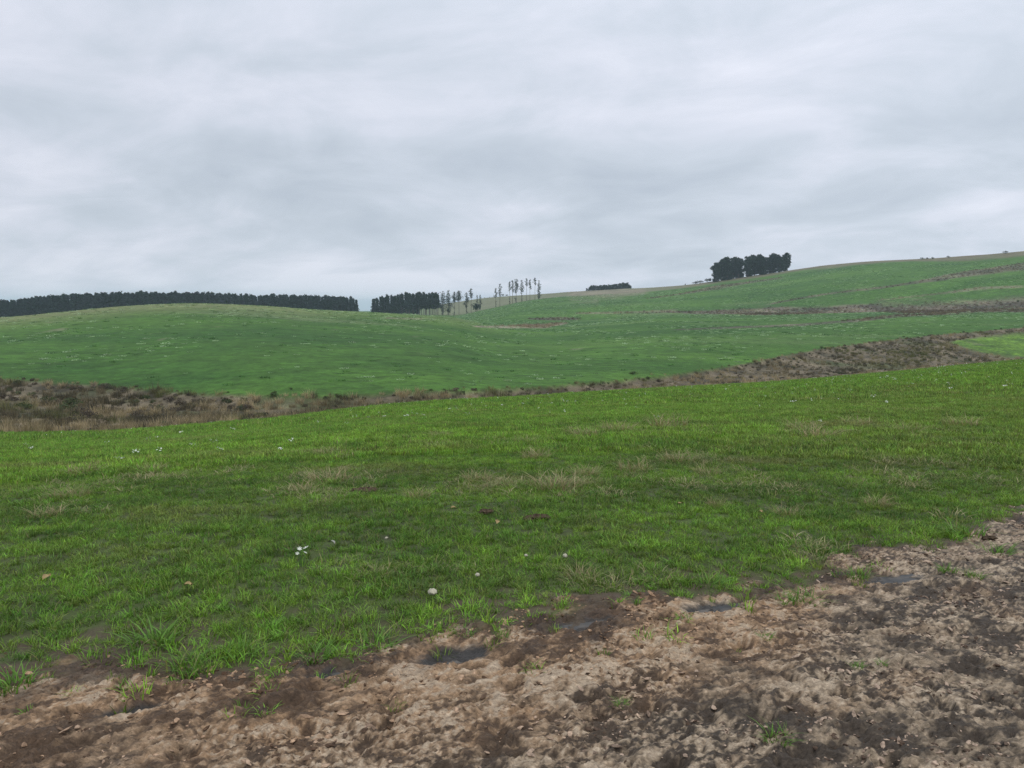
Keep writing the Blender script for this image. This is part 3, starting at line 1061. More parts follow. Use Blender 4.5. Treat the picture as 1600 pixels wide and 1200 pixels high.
# pale weeds and rank tufts dotted over the hill pasture
def hill_tufts():
    srcs = [blade_mesh('h_tuft%d' % i, M_GRASS, 46, 0.42, 0.05, 0.20, 0.060, 0.8, 1, 180 + i, 0.0) for i in range(4)]
    n = 230000
    x, y, r, a = fan_points(n, 85, 600)
    rf = on_az(a, R_FL)
    keep = (r > rf + 2) & (r < on_az(a, R_ED) - 10)
    keep &= (RNG.random(n) < 0.30 + 1.6 * np.clip(fbm(x * 0.045, y * 0.045, 4, 95), -0.2, 0.8))
    # nearer land needs fewer
    keep &= (RNG.random(n) < 0.25 + 0.75 * sstep(80, 400, r))
    x, y, r, a = x[keep], y[keep], r[keep], a[keep]
    c = np.zeros((len(x), 3))
    k = RNG.random(len(x))
    pale = k < 0.55
    c[pale] = np.array([0.22, 0.33, 0.19])
    c[~pale] = np.array([0.060, 0.150, 0.045])
    c[k < 0.30] = np.array([0.40, 0.52, 0.36])
    c *= (0.7 + 0.6 * RNG.random(len(x)))[:, None]
    scatter('hill_tufts', srcs, x, y, height(x, y) - 0.02, RNG.random(len(x)) * 6.28, 0.6 + 1.0 * RNG.random(len(x)) ** 2,
            RNG.integers(0, 4, len(x)), c, 'pale and dark grass tufts dotting the hill pasture')


hill_tufts()


# rank growth on the valley floor
def valley_growth():
    reed = [blade_mesh('v_reed%d' % i, M_DRY, 70, 0.34, 0.25, 0.85, 0.020, 0.5, 2, 200 + i, 0.0) for i in range(5)]
    n = 60000
    x, y, r, a = fan_points(n, 48, 235)
    rn, rf = on_az(a, R_NL), on_az(a, R_FL)
    w = rf - rn
    wed = in_band(G_WEDGE, a, r, 0.3)
    wobn = 1.2 * fbm(x * 0.25, y * 0.25, 3, 96)
    keep = (r > rn - 0.3 + wobn) & (r < rf + 0.6 + 2 * wobn) & (wed < 0.4)
    dn = fbm(x * 0.16, y * 0.16, 3, 97)
    keep &= RNG.random(n) < 0.75 + 0.6 * dn
    x, y, r, a, dn = x[keep], y[keep], r[keep], a[keep], dn[keep]
    k = fbm(x * 0.15, y * 0.12, 4, 98)
    k2 = fbm(x * 0.06, y * 0.09, 3, 77)
    fr = (r - on_az(a, R_NL)) / np.maximum(on_az(a, R_FL) - on_az(a, R_NL), 1)
    k3 = fbm(x * 0.045 + 3, y * 0.07, 3, 78)
    t = np.clip(0.46 + 1.2 * k + 1.2 * k3 - 0.35 * sstep(0.72, 0.85, fr) + 0.5 * sstep(0.93, 1.0, fr) + 0.35 * sstep(0.35, 0.0, fr) + 0.25 * RNG.normal(0, 0.5, len(x)), 0, 1)
    c = lerp(np.broadcast_to(np.array([0.080, 0.068, 0.040]), (len(x), 3)), [0.42, 0.335, 0.205], t)
    c = lerp(c, [0.125, 0.140, 0.045], np.maximum(sstep(0.02, 0.34, k2), 0.9 * np.exp(-((np.degrees(a) - 27) / 3.0) ** 2) * sstep(0.3, 0.4, fr) * sstep(0.95, 0.75, fr)) * 0.75 * sstep(0.05, 0.3, fr))
    c = lerp(c, [0.055, 0.050, 0.035], (RNG.random(len(x)) < 0.22) * 0.9)
    s = (0.55 + 0.75 * RNG.random(len(x))) * (0.75 + 0.6 * np.clip(dn + 0.4, 0, 1))
    s = s * np.where(fr > 1.0, 0.5, 1.0) * np.where(a > 0.0, 0.72, 1.0)
    scatter('valley_reeds', reed, x, y, height(x, y) - 0.04, RNG.random(len(x)) * 6.28, s, RNG.integers(0, 5, len(x)), c,
            'dead straw coloured grass and rushes filling the stream valley')
    # low dark heath among it
    src = []
    for i in range(4):
        rs = np.random.default_rng(230 + i)
        V, F, S = leaf_cloud(ellipsoid_pts(90, (0, 0, 0.28), (0.5, 0.5, 0.34), rs, 0.3), 0.16, rs, 0.8, 2)
        src.append(mesh_np('v_heath%d' % i, V, F, M_DRY, False, {'shade': ('FLOAT', S), 'wither': ('FLOAT', np.zeros(len(S), np.float32))}))
    n = 26000
    x, y, r, a = fan_points(n, 48, 235)
    rn, rf = on_az(a, R_NL), on_az(a, R_FL)
    wed = in_band(G_WEDGE, a, r, 0.3)
    keep = (r > rn + 0.8) & (r < rf + 0.8) & (wed < 0.3)
    hn = fbm(x * 0.10, y * 0.16, 4, 99)
    fr = (r - rn) / np.maximum(rf - rn, 1)
    keep &= RNG.random(n) < np.clip(0.22 + 1.6 * hn + 0.35 * sstep(0.6, 0.95, fr), 0, 0.9)
    x, y, r, a = x[keep], y[keep], r[keep], a[keep]
    c = np.tile(np.array([[0.085, 0.068, 0.050]]), (len(x), 1))
    g = RNG.random(len(x)) < 0.35
    c[g] = [0.055, 0.075, 0.030]
    p = RNG.random(len(x)) < 0.18
    c[p] = [0.22, 0.18, 0.13]
    c *= (0.7 + 0.7 * RNG.random(len(x)))[:, None]
    scatter('valley_heath', src, x, y, height(x, y) - 0.08, RNG.random(len(x)) * 6.28, (0.35 + 0.75 * RNG.random(len(x)) ** 1.5) * np.where((np.arctan2(x, y) > -0.28), 0.58, 0.85),
            RNG.integers(0, 4, len(x)), c, 'low dark brown and green scrub in the stream valley')
    # the same rough growth along the drains on the far slope
    X, Y, CC = [], [], []
    for bt, s, t in BT[:9]:
        n = 60000
        x, y, r, a = fan_points(n, 255, 600)
        m = in_band(bt, a, r, 0.0, 0.6 * fbm(x * 0.05, y * 0.05, 3, 74))
        k = RNG.random(n) < m * s
        x, y = x[k], y[k]
        tt = np.clip(t + 1.0 * fbm(x * 0.06, y * 0.06, 4, 75) + 0.25 * RNG.normal(size=len(x)), 0, 1)
        X.append(x)
        Y.append(y)
        CC.append(lerp(np.broadcast_to(np.array([0.085, 0.066, 0.044]), (len(x), 3)), [0.30, 0.235, 0.155], tt))
    x, y, c = np.concatenate(X), np.concatenate(Y), np.concatenate(CC)
    scatter('drain_growth', reed[:4], x, y, height(x, y) - 0.1, RNG.random(len(x)) * 6.28, 0.7 + 0.8 * RNG.random(len(x)),
            RNG.integers(0, 4, len(x)), c, 'brown rank growth along the drains on the far slope')


valley_growth()


# ------------------------------------------------------------------ trees
def pine_variant(seed, H=16.0, low=0.08, spread=0.17, n=260):
    rs = np.random.default_rng(seed)
    cs = []
    k = 0
    top = H
    nwh = 15
    for w in range(nwh):
        f = low + (1 - low) * (w / nwh)
        rr = H * spread * (1.0 - f) ** 1.0 * (0.90 + 0.5 * rs.random())
        zc = f * H
        m = 4 + int(rs.integers(0, 3))
        a0 = rs.random() * 6.28
        for b in range(m):
            a = a0 + 6.28 * b / m + rs.normal(0, 0.25)
            q = rr * (0.55 + 0.6 * rs.random())
            for t in np.linspace(0.25, 1, 4):
                cs.append((q * t * math.cos(a), q * t * math.sin(a), zc + q * t * 0.35 + rs.normal(0, 0.2)))
    for t in np.linspace(0, 1, 8):
        cs.append((rs.normal(0, 0.15), rs.normal(0, 0.15), H * (0.86 + 0.14 * t)))
    cs = np.array(cs)
    V, F, S = leaf_cloud(cs, 1.0, rs, 0.6, 4)
    V[:, 2] = np.maximum(V[:, 2], 0.2)
    crown = mesh_np('crown', V, F, M_PINE, False, {'shade': ('FLOAT', S), 'wither': ('FLOAT', np.zeros(len(S), np.float32))})
    bend = rs.normal(0, 0.12, 2)
    pts = [(bend[0] * math.sin(t * 3), bend[1] * math.sin(t * 2.3), -0.5 + t * (H * 0.93 + 0.5)) for t in np.linspace(0, 1, 6)]
    tubes = [(pts, [0.26 * (1 - 0.8 * t) + 0.03 for t in np.linspace(0, 1, 6)], 6)]
    for b in range(5):
        a = rs.random() * 6.28
        z0 = H * (0.25 + 0.12 * b)
        tubes.append(([(0, 0, z0), (1.6 * math.cos(a), 1.6 * math.sin(a), z0 + 0.9)], [0.07, 0.02], 4))
    trunk = tubes_mesh('trunk', tubes, M_BARK)
    return crown, trunk, H


def lobed_variant(seed, H, lobes, size, per, mat, bark, trunk_r=0.22, tri=2, shell=0.55):
    """lobes: (x, y, z, rx, ry, rz) in metres; limbs run from the stem to every lobe"""
    rs = np.random.default_rng(seed)
    cs = [ellipsoid_pts(max(6, int(per * l[3] * l[5])), l[:3], l[3:], rs, shell) for l in lobes]
    V, F, S = leaf_cloud(np.concatenate(cs), size, rs, 0.8, tri)
    V[:, 2] = np.maximum(V[:, 2], 0.1)
    crown = mesh_np('crown', V, F, mat, False, {'shade': ('FLOAT', S), 'wither': ('FLOAT', np.zeros(len(S), np.float32))})
    top = max(l[2] for l in lobes)
    w = rs.normal(0, 0.15, 2)
    st = lambda t: (w[0] * math.sin(3 * t), w[1] * math.sin(2.2 * t), -0.5 + t * (top + 0.5))
    pts = [st(t) for t in np.linspace(0, 1, 7)]
    tubes = [(pts, [trunk_r * (1 - 0.72 * t) for t in np.linspace(0, 1, 7)], 6)]
    for l in lobes:
        t0 = max(0.05, min(0.92, (l[2] - abs(l[0]) - 0.8) / top))
        p0 = st(t0)
        if math.hypot(l[0], l[1]) > 0.5:
            tubes.append(([p0, ((p0[0] + l[0]) / 2, (p0[1] + l[1]) / 2, (p0[2] + l[2]) / 2 - 0.2), l[:3]], [trunk_r * 0.4, trunk_r * 0.25, 0.03], 5))
    trunk = tubes_mesh('trunk', tubes, bark)
    return crown, trunk, H


def ground_z(x, y):
    return float(height(np.array([x]), np.array([y]))[0])


def place_tree(name, variant, px, top_y, r, label, group, cat='tree', width=1.0, min_h=2.0):
    """stand a tree on the land at bearing px and distance r, tall enough to reach the surveyed top"""
    crown, trunk, H = variant
    az, te = bearing(px, top_y)
    az, te = float(az), float(te)
    x, y = r * math.sin(az), r * math.cos(az)
    z = ground_z(x, y)
    h = max(min_h, EYE + r * te - z)
    s = h / H
    e = link(name, None, loc=(x, y, z), rz=random.random() * 6.28, label=label, cat=cat, group=group)
    e.scale = (s * width, s * width, s)
    link('trunk', trunk, e)
    link('crown', crown, e)
    return e


PV = [pine_variant(300 + i, 16, 0.05 + 0.03 * (i % 3), 0.15 + 0.03 * (i % 2)) for i in range(7)]
PV2 = [pine_variant(320 + i, 16, 0.30 + 0.04 * (i % 3), 0.16) for i in range(5)]


def skyline(pts, x):
    p = np.array(pts, float)
    return float(np.interp(x, p[:, 0], p[:, 1]))


TOPS = [(-40, 474), (0, 472), (30, 469), (60, 465), (100, 462), (150, 459.5), (210, 458), (280, 458), (350, 460), (450, 462.5), (520, 464.5), (553, 466), (565, 476)]
x = -30.0
row = 0
while x < 562:
    for r_, off in ((650, 0), (672, 3.0)):
        xx = x + off + random.uniform(-1.6, 1.6)
        if xx > 560:
            continue
        ty = skyline(TOPS, xx) + random.choice((-2.2, -1.1, 0.0, 0.8, 1.8)) + random.uniform(-0.9, 0.9)
        place_tree('plantation_pine', random.choice(PV), xx, ty, r_ + random.uniform(-5, 5),
                   'dark pine at the right end of the long plantation, beside the sky gap' if xx > 555 else
                   'dark pine in the long unbroken plantation along the left skyline', 'pines of the long left plantation',
                   width=random.uniform(1.15, 1.45))
    x += 4.9
TOPS2 = [(581, 470), (586, 466), (600, 463.5), (615, 461), (635, 458), (660, 458), (680, 458.5), (686, 463)]
x = 583.0
while x < 687:
    for r_, off in ((635, 0), (655, 2.5)):
        xx = x + off + random.uniform(-1.2, 1.2)
        if xx > 686:
            continue
        ty = skyline(TOPS2, xx) + random.uniform(-2.2, 2.2)
        v = random.choice(PV) if (xx < 622 or r_ > 640 and xx < 655) else random.choice(PV2)
        place_tree('plantation_pine', v, xx, ty, r_ + random.uniform(-3, 3),
                   'dark pine in the short dense stand right of the sky gap', 'pines of the short stand', width=random.uniform(0.85, 1.15))
    x += 5.6


# the thinning row of tall bare-stemmed trees that climbs the slope
def thin(seed, H, wid, crown_from, gappy=0.5, low_tuft=True, round_top=False):
    rs = np.random.default_rng(seed)
    lobes = []
    n = int(16 + 20 * (1 - crown_from))
    for k in range(n):
        f = crown_from + (1 - crown_from) * (k + 0.5) / n
        w = wid * (math.sin(math.pi * min(1, (f - crown_from) / (1 - crown_from) * 0.70 + 0.22)) * 0.85 + 0.25)
        a = rs.random() * 6.28
        q = w * 0.75 * rs.random()
        s = w * (0.50 + 0.35 * rs.random())
        lobes.append((q * math.cos(a) * 1.3, q * math.sin(a), min(f * H, H - s * 0.5), s, s, s * (0.55 + 0.3 * rs.random())))
    if low_tuft:
        for k in range(3):
            lobes.append((rs.normal(0, 0.4), rs.normal(0, 0.4), 1.0 + 1.8 * k * rs.random() + k, wid * 0.45, wid * 0.45, 1.2))
    return lobed_variant(seed, H, lobes, 0.55, 13, M_EUC, M_BARK, 0.17, 2, 0.2)


ROW = [  # x, top y, distance, crown radius m, crown from, low tuft, label
    (691, 454.5, 612, 2.6, 0.15, True, 'tall full tree, first one past the short pine stand'),
    (700, 453.5, 612, 2.7, 0.12, True, 'tall full tree, second one past the short pine stand'),
    (710, 456, 606, 2.1, 0.55, True, 'slim tree with bare stem, left half of the open round crowned pair'),
    (717, 454, 606, 2.4, 0.58, False, 'slim tree with bare stem, right half of the open round crowned pair'),
    (729, 457, 603, 2.3, 0.30, True, 'half bushy tree with a taller thin tree at its right shoulder'),
    (736, 451, 603, 1.6, 0.62, False, 'thin tree with a small crown just right of a bushy one'),
    (745.5, 461, 601, 1.2, 0.5, False, 'shortest thin tree of the row, beside a dark bush'),
    (750, 460, 601, 1.9, 0.15, True, 'short stubby tree with its mass near the ground, before the wide gap'),
    (774.5, 450, 600, 1.6, 0.50, True, 'thin tree, first one after the wide gap in the row'),
    (781, 443, 600, 1.6, 0.45, False, 'taller thin tree, second one after the wide gap in the row'),
    (796.5, 440, 600, 1.2, 0.60, True, 'thin spindly tree at the left end of the tight clump'),
    (801, 438, 600, 1.3, 0.50, False, 'thin spindly tree, second from the left in the tight clump'),
    (806.5, 436, 600, 2.0, 0.42, True, 'ragged tree with the broadest crown of the tight clump'),
    (815, 437.5, 600, 1.7, 0.38, True, 'ragged narrow tree right of the broadest crown'),
    (823, 435, 600, 1.1, 0.66, False, 'very thin tree with only a tiny tuft on top'),
    (828, 437, 600, 1.4, 0.55, False, 'thin pale looking tree between the tiny tufted one and the last pair'),
    (836, 434, 600, 1.3, 0.68, False, 'bare tall stem with a small crown, leaning on the last dense tree'),
    (842, 438, 600, 2.2, 0.06, True, 'dense dark tree ending the row on the slope'),
]
for i, (px, ty, r_, wd, cf, lt, lab) in enumerate(ROW):
    place_tree('gum_tree', thin(400 + i, 19.0, wd, cf, low_tuft=lt), px, ty, r_, lab, 'thinning row of tall trees up the slope')


# the three round clumps of old gum trees on the right crest
def old_gum(seed, H=19.0, wd=4.2):
    rs = np.random.default_rng(seed)
    lobes = []
    for k in range(34):
        f = 0.04 + 0.90 * (k + rs.random()) / 34
        w = wd * (0.80 + 0.25 * rs.random()) * (1 if f < 0.75 else 1 - 1.6 * (f - 0.75))
        a = rs.random() * 6.28
        q = w * (0.35 + 0.4 * rs.random())
        s = w * (0.30 + 0.18 * rs.random())
        lobes.append((q * math.cos(a), q * math.sin(a), min(f * H, H - s * 0.8), s, s, s * 0.85))
    lobes.append((0, 0, H * 0.5, wd * 0.6, wd * 0.6, H * 0.38))
    return lobed_variant(seed, H, lobes, 0.80, 36, M_EUC, M_BARK, 0.45, 2, 0.3)


OG = [old_gum(500 + i) for i in range(5)]
GUMS = [(1119, 409, 'low rounded gum tree at the left end of the crest clumps'),
        (1128, 403, 'dark gum tree, second from the left on the crest'),
        (1137, 400.5, 'tall gum tree in the middle of the left crest clump'),
        (1147, 399.5, 'tall gum tree right of the middle in the left crest clump'),
        (1155, 401, 'gum tree at the right end of the left crest clump, beside the narrow gap'),
        (1169, 399, 'gum tree at the left end of the middle crest clump, beside the narrow gap'),
        (1180, 397, 'gum tree in the middle crest clump, left of its top'),
        (1188, 396.5, 'gum tree topping the middle crest clump'),
        (1196, 399, 'lower gum tree joining the middle and right crest clumps'),
        (1203, 399, 'gum tree filling in at the left foot of the right crest clump'),
        (1210, 394.5, 'tall gum tree on the left of the right crest clump'),
        (1219, 397, 'gum tree in the dip of the right crest clump'),
        (1228, 394, 'gum tree at the right end of the crest clumps')]
for i, (px, ty, lab) in enumerate(GUMS):
    place_tree('gum_tree', OG[i % 5], px, ty, 628 + (i * 37) % 14, lab, 'old gum trees in the clumps on the right crest', width=1.22)


# low distant wood on the horizon, and bushes along the skylines
def bush_variant(seed, mat, H=3.0, wd=2.4, size=0.4, per=26):
    rs = np.random.default_rng(seed)
    lobes = []
    for k in range(9):
        a = rs.random() * 6.28
        q = wd * 0.6 * rs.random()
        s = wd * (0.32 + 0.2 * rs.random())
        lobes.append((q * math.cos(a), q * math.sin(a), H * (0.30 + 0.42 * rs.random()), s, s, s * 0.7))
    return lobed_variant(seed, H, lobes, size, per, mat, M_BARK, 0.08, 2, 0.4)


BV = [bush_variant(600 + i, M_EUC) for i in range(4)]
FW = [(917, 450), (921, 448), (925, 445.5), (929, 445), (934, 446), (938, 445), (943, 444.5), (948, 445), (953, 444), (958, 443.5),
      (963, 443), (968, 442), (974, 441), (980, 441), (984, 445)]
for i, (px, ty) in enumerate(FW):
    place_tree('distant_tree', OG[i % 5], px, ty, 800 + 6 * (i % 3), 'far grey tree, %s from the left in the low wood on the horizon' % ORD[i],
               'trees of the low wood on the middle horizon', width=1.7, min_h=3)
BUSHES = [(1087, 439, 645, 1.6, 'small low bush, leftmost of those beside the crest gum trees'),
          (1094, 438, 645, 1.8, 'broad low bush between two smaller ones near the crest gum trees'),
          (1107, 434, 636, 1.3, 'round dark bush right against the crest gum trees'),
          (1071, 442.5, 655, 0.6, 'tiny lone shrub on the skyline left of the bushes'),
          (743, 472, 601, 1.0, 'round dark bush under the shortest thin tree'),
          (786, 459, 860, 1.0, 'small bush on the khaki skyline behind the row of trees'),
          (792, 460, 860, 1.5, 'spreading small bush on the khaki skyline behind the row'),
          (757, 464.5, 880, 1.5, 'broad flat bush on the khaki skyline in the wide gap'),
          (765, 465, 880, 1.3, 'dark flat bush on the khaki skyline near the tall thin trees'),
          (1441, 402, 598, 1.6, 'small shrub on the right skyline, left one of three'),
          (1449, 402, 598, 1.3, 'small shrub on the right skyline, middle one of three'),
          (1457, 401, 597, 1.1, 'small shrub on the right skyline, right one of three'),
          (1482, 399, 594, 0.9, 'lone speck of a shrub on the right skyline past the three'),
          (1571, 391.5, 590, 1.2, 'lone shrub on the skyline near the right edge')]
for i, (px, ty, r_, w_, lab) in enumerate(BUSHES):
    place_tree('bush', BV[i % 4], px, ty, r_, lab, 'bushes on the skylines', cat='bush', width=w_, min_h=0.9)

# bushes one can tell apart in the stream valley: photo x, y of the foot, height m, width, green?
VB = [(78, 631, 1.5, 1.0, 1, 'olive bush in the stream valley, far left, round topped'),
      (112, 642, 1.9, 1.6, 1, 'broad olive green bush in the left part of the valley'),
      (136, 660, 1.9, 1.1, 0, 'dark grey brown bush below the broad olive one'),
      (40, 640, 1.2, 1.3, 1, 'low olive bush near the left edge of the valley'),
      (165, 608, 1.2, 1.9, 0, 'dark heath bush by the upper bank on the left'),
      (190, 612, 1.0, 1.7, 0, 'dark heath bush right of its twin by the upper bank'),
      (265, 628, 1.0, 1.8, 0, 'low dark bush in the straw grass, left of the middle'),
      (275, 646, 0.9, 1.6, 0, 'small dark bush under the low one in the straw grass'),
      (385, 640, 1.0, 1.9, 0, 'wide grey bush in the straw grass before the valley narrows'),
      (455, 609, 0.9, 0.8, 1, 'small dark green bush on the upper lip of the valley'),
      (625, 618, 0.7, 1.5, 1, 'dark green bush at the upper bank near the middle'),
      (662, 622, 0.7, 1.6, 1, 'dark green bush in the valley below the middle of the hill'),
      (712, 626, 0.6, 2.2, 1, 'flat green bush at the near bank right of centre'),
      (989, 585, 1.2, 2.0, 1, 'bluish green bush on the upper lip right of centre'),
      (1012, 592, 1.0, 1.6, 1, 'dark green bush below the bluish one'),
      (1284, 546, 1.6, 1.1, 1, 'dark round bush on the upper bank at the right'),
      (1322, 545, 1.0, 1.8, 1, 'dark low bush right of the round one on the upper bank'),
      (1412, 527, 1.1, 1.2, 1, 'small dark bush on the upper bank toward the right'),
      (1590, 472, 3.2, 1.1, 1, 'dark bush in the far drain at the right edge')]
GB = [bush_variant(620 + i, M_BUSH, 3.0, 2.2, 0.30, 40) for i in range(3)]
HB = [bush_variant(630 + i, M_BUSH2, 3.0, 2.2, 0.26, 44) for i in range(3)]
for i, (px, py, h_, w_, gr, lab) in enumerate(VB):
    gx, gy = ground_point(px, py)
    crown, trunk, H = (GB if gr else HB)[i % 3]
    e = link('bush', None, loc=(gx, gy, ground_z(gx, gy) - 0.05), rz=random.random() * 6.28, label=lab, cat='bush', group='bushes in the stream valley')
    s = h_ / H
    q_ = 0.75 if px < 400 else 0.42
    e.scale = (s * w_ * q_, s * w_ * q_, s * q_)
    link('stem', trunk, e)
    link('foliage', crown, e)


# ------------------------------------------------------------------ dry tussocks in the pasture
TU = [blade_mesh('straw', M_TUSS, 190, 0.17, 0.04, 0.22, 0.0042, 1.25, 3, 700 + i, 0.5) for i in range(4)]
TUG = [blade_mesh('green_base', M_TUFT, 110, 0.20, 0.04, 0.13, 0.006, 1.1, 3, 710 + i, 0.15) for i in range(3)]
TUS = [(512, 752, 1.3, 'broad straw tussock left of the middle of the pasture'),
       (470, 768, 0.9, 'small straw tussock beside the broad one left of the middle'),
       (130, 742, 1.2, 'greyish tussock in the left pasture'),
       (238, 738, 1.0, 'greyish tussock right of its neighbour in the left pasture'),
       (112, 776, 1.0, 'dull tussock below the greyish one at the left'),
       (72, 808, 0.8, 'dark low tussock nearest the left edge'),
       (652, 776, 0.75, 'thin upright straw tuft below the middle of the pasture'),
       (745, 752, 0.9, 'flattened tussock in the middle of the pasture'),
       (838, 716, 1.1, 'pale tussock above the big central one'),
       (868, 762, 1.35, 'big central straw tussock in the pasture'),
       (915, 742, 0.9, 'straw tuft up and right of the big central tussock'),
       (990, 738, 1.1, 'spiky straw tussock right of the middle'),
       (820, 692, 0.9, 'brown matted tussock in front of the valley, centre'),
       (510, 712, 0.9, 'dark matted tussock in the left centre of the pasture'),
       (965, 674, 1.6, 'dark matted tussock at the start of the long dry patch'),
       (1045, 668, 2.0, 'large matted tussock in the long dry patch'),
       (915, 682, 1.5, 'pale flat tussock left of the long dry patch'),
       (1060, 722, 1.1, 'green and grey tussock right of the spiky one'),
       (1105, 740, 0.9, 'small grey tussock in the right centre pasture'),
       (1252, 672, 1.5, 'tall pale tussock in the right pasture'),
       (1280, 684, 1.7, 'wide straw tussock beside the tall pale one'),
       (1340, 664, 1.3, 'flat dry tussock in the right pasture'),
       (1500, 666, 1.5, 'dry tussock toward the right edge of the pasture'),
       (1420, 676, 1.2, 'dull tussock between two flat dry ones at the right'),
       (1372, 790, 0.75, 'brown tuft with bent straws near the mud on the right'),
       (1232, 804, 0.7, 'tiny withered tuft in the right foreground grass'),
       (1118, 790, 0.55, 'thin pinkish straw tuft in the right centre'),
       (910, 902, 0.6, 'withered brown tuft in the foreground grass'),
       (690, 684, 1.0, 'dark small tussock above the centre of the pasture')]
for i, (px, py, s, lab) in enumerate(TUS):
    gx, gy = ground_point(px, py)
    r_ = math.hypot(gx, gy)
    e = link('dry_tussock', None, loc=(gx, gy, ground_z(gx, gy)), rz=random.random() * 6.28, label=lab, cat='tussock', group='dry tussocks in the pasture')
    k = s * (1.15 + 0.018 * r_)
    e.scale = (k * 0.85, k * 0.85, k * 0.68)
    link('straw', TU[i % 4], e)
    link('green_base', TUG[i % 3], e)

# broken crumbs and flakes of mud lying on the churned surface
def crumbs():
    m, nt, out = new_mat('mud_crumb')
    a = N(nt, 'ShaderNodeAttribute', attribute_name='gcol', attribute_type='INSTANCER')
    geo = N(nt, 'ShaderNodeNewGeometry')
    n_ = N(nt, 'ShaderNodeTexNoise')
    n_.inputs['Scale'].default_value = 90
    n_.inputs['Detail'].default_value = 4
    L(nt, geo.outputs['Position'], n_.inputs['Vector'])
    bs = N(nt, 'ShaderNodeBsdfPrincipled')
    L(nt, mixc(nt, 1.0, a.outputs['Color'], ramp(nt, n_.outputs[0], [(0.3, 0.65), (0.7, 1.35)]), 'MULTIPLY'), bs.inputs['Base Color'])
    bs.inputs['Roughness'].default_value = 0.95
    bs.inputs['Specular IOR Level'].default_value = 0.15
    L(nt, bs.outputs[0], out.inputs[0])
    srcs = []
    for i in range(8):
        rs = np.random.default_rng(960 + i)
        nn, mm = 4, 8
        V = [(0, 0, 1.0)]
        for r_ in range(1, nn):
            for j in range(mm):
                th, ph = math.pi * r_ / nn, 6.283 * j / mm
                k = 0.75 + 0.5 * rs.random()
                V.append((math.sin(th) * math.cos(ph) * k, math.sin(th) * math.sin(ph) * k, math.cos(th) * (0.8 + 0.4 * rs.random())))
        V.append((0, 0, -1.0))
        F = []
        for j in range(mm):
            j2 = (j + 1) % mm
            F.append((0, 1 + j, 1 + j2))
            F.append((len(V) - 1, 1 + (nn - 2) * mm + j2, 1 + (nn - 2) * mm + j))
            for r_ in range(nn - 2):
                b = 1 + r_ * mm
                F.append((b + j, b + mm + j, b + mm + j2))
                F.append((b + j, b + mm + j2, b + j2))
        V = np.array(V) * np.array([0.020 * (1.0 + 0.9 * rs.random()), 0.012 * (1 + 0.5 * rs.random()), 0.0055 * (1 + rs.random())])
        srcs.append(mesh_np('m_crumb%d' % i, V, np.array(F), m, False))
    n = 110000
    x, y, r, az = fan_points(n, 2.2, 10.5, 40)
    e = mud_edge(x, y)
    a_, b_ = along(x, y)
    dn = fbm(a_ * 1.8, b_ * 2.6, 3, 131) + 0.5 * fbm(a_ * 9, b_ * 14, 2, 132)
    keep = (e < 0.10) & (RNG.random(n) < 0.26 + 1.5 * dn) & (puddle_field(x, y) < 0.35)
    x, y, az = x[keep], y[keep], az[keep]
    k = len(x)
    e = e[keep]
    t = RNG.random(k)
    c = lerp(np.broadcast_to(np.array([0.075, 0.050, 0.035]), (k, 3)), [0.36, 0.265, 0.195], sstep(0.25, 0.8, t))
    och = sstep(1.3, 0.4, -e) * 0.7 * (az < 0.3)
    c = c * (1 - och[:, None] * np.array([0.0, 0.18, 0.38]))
    s = 0.20 + 0.62 * RNG.random(k) ** 4
    tilt = RNG.normal(0, 0.28, (k, 2))
    scatter('mud_crumbs', srcs, x, y, height(x, y) + 0.001, TRK + RNG.normal(0, 0.9, k), s, RNG.integers(0, 8, k), c,
            'broken crumbs and flakes of dried mud littering the trampled track', tilt=tilt)


crumbs()


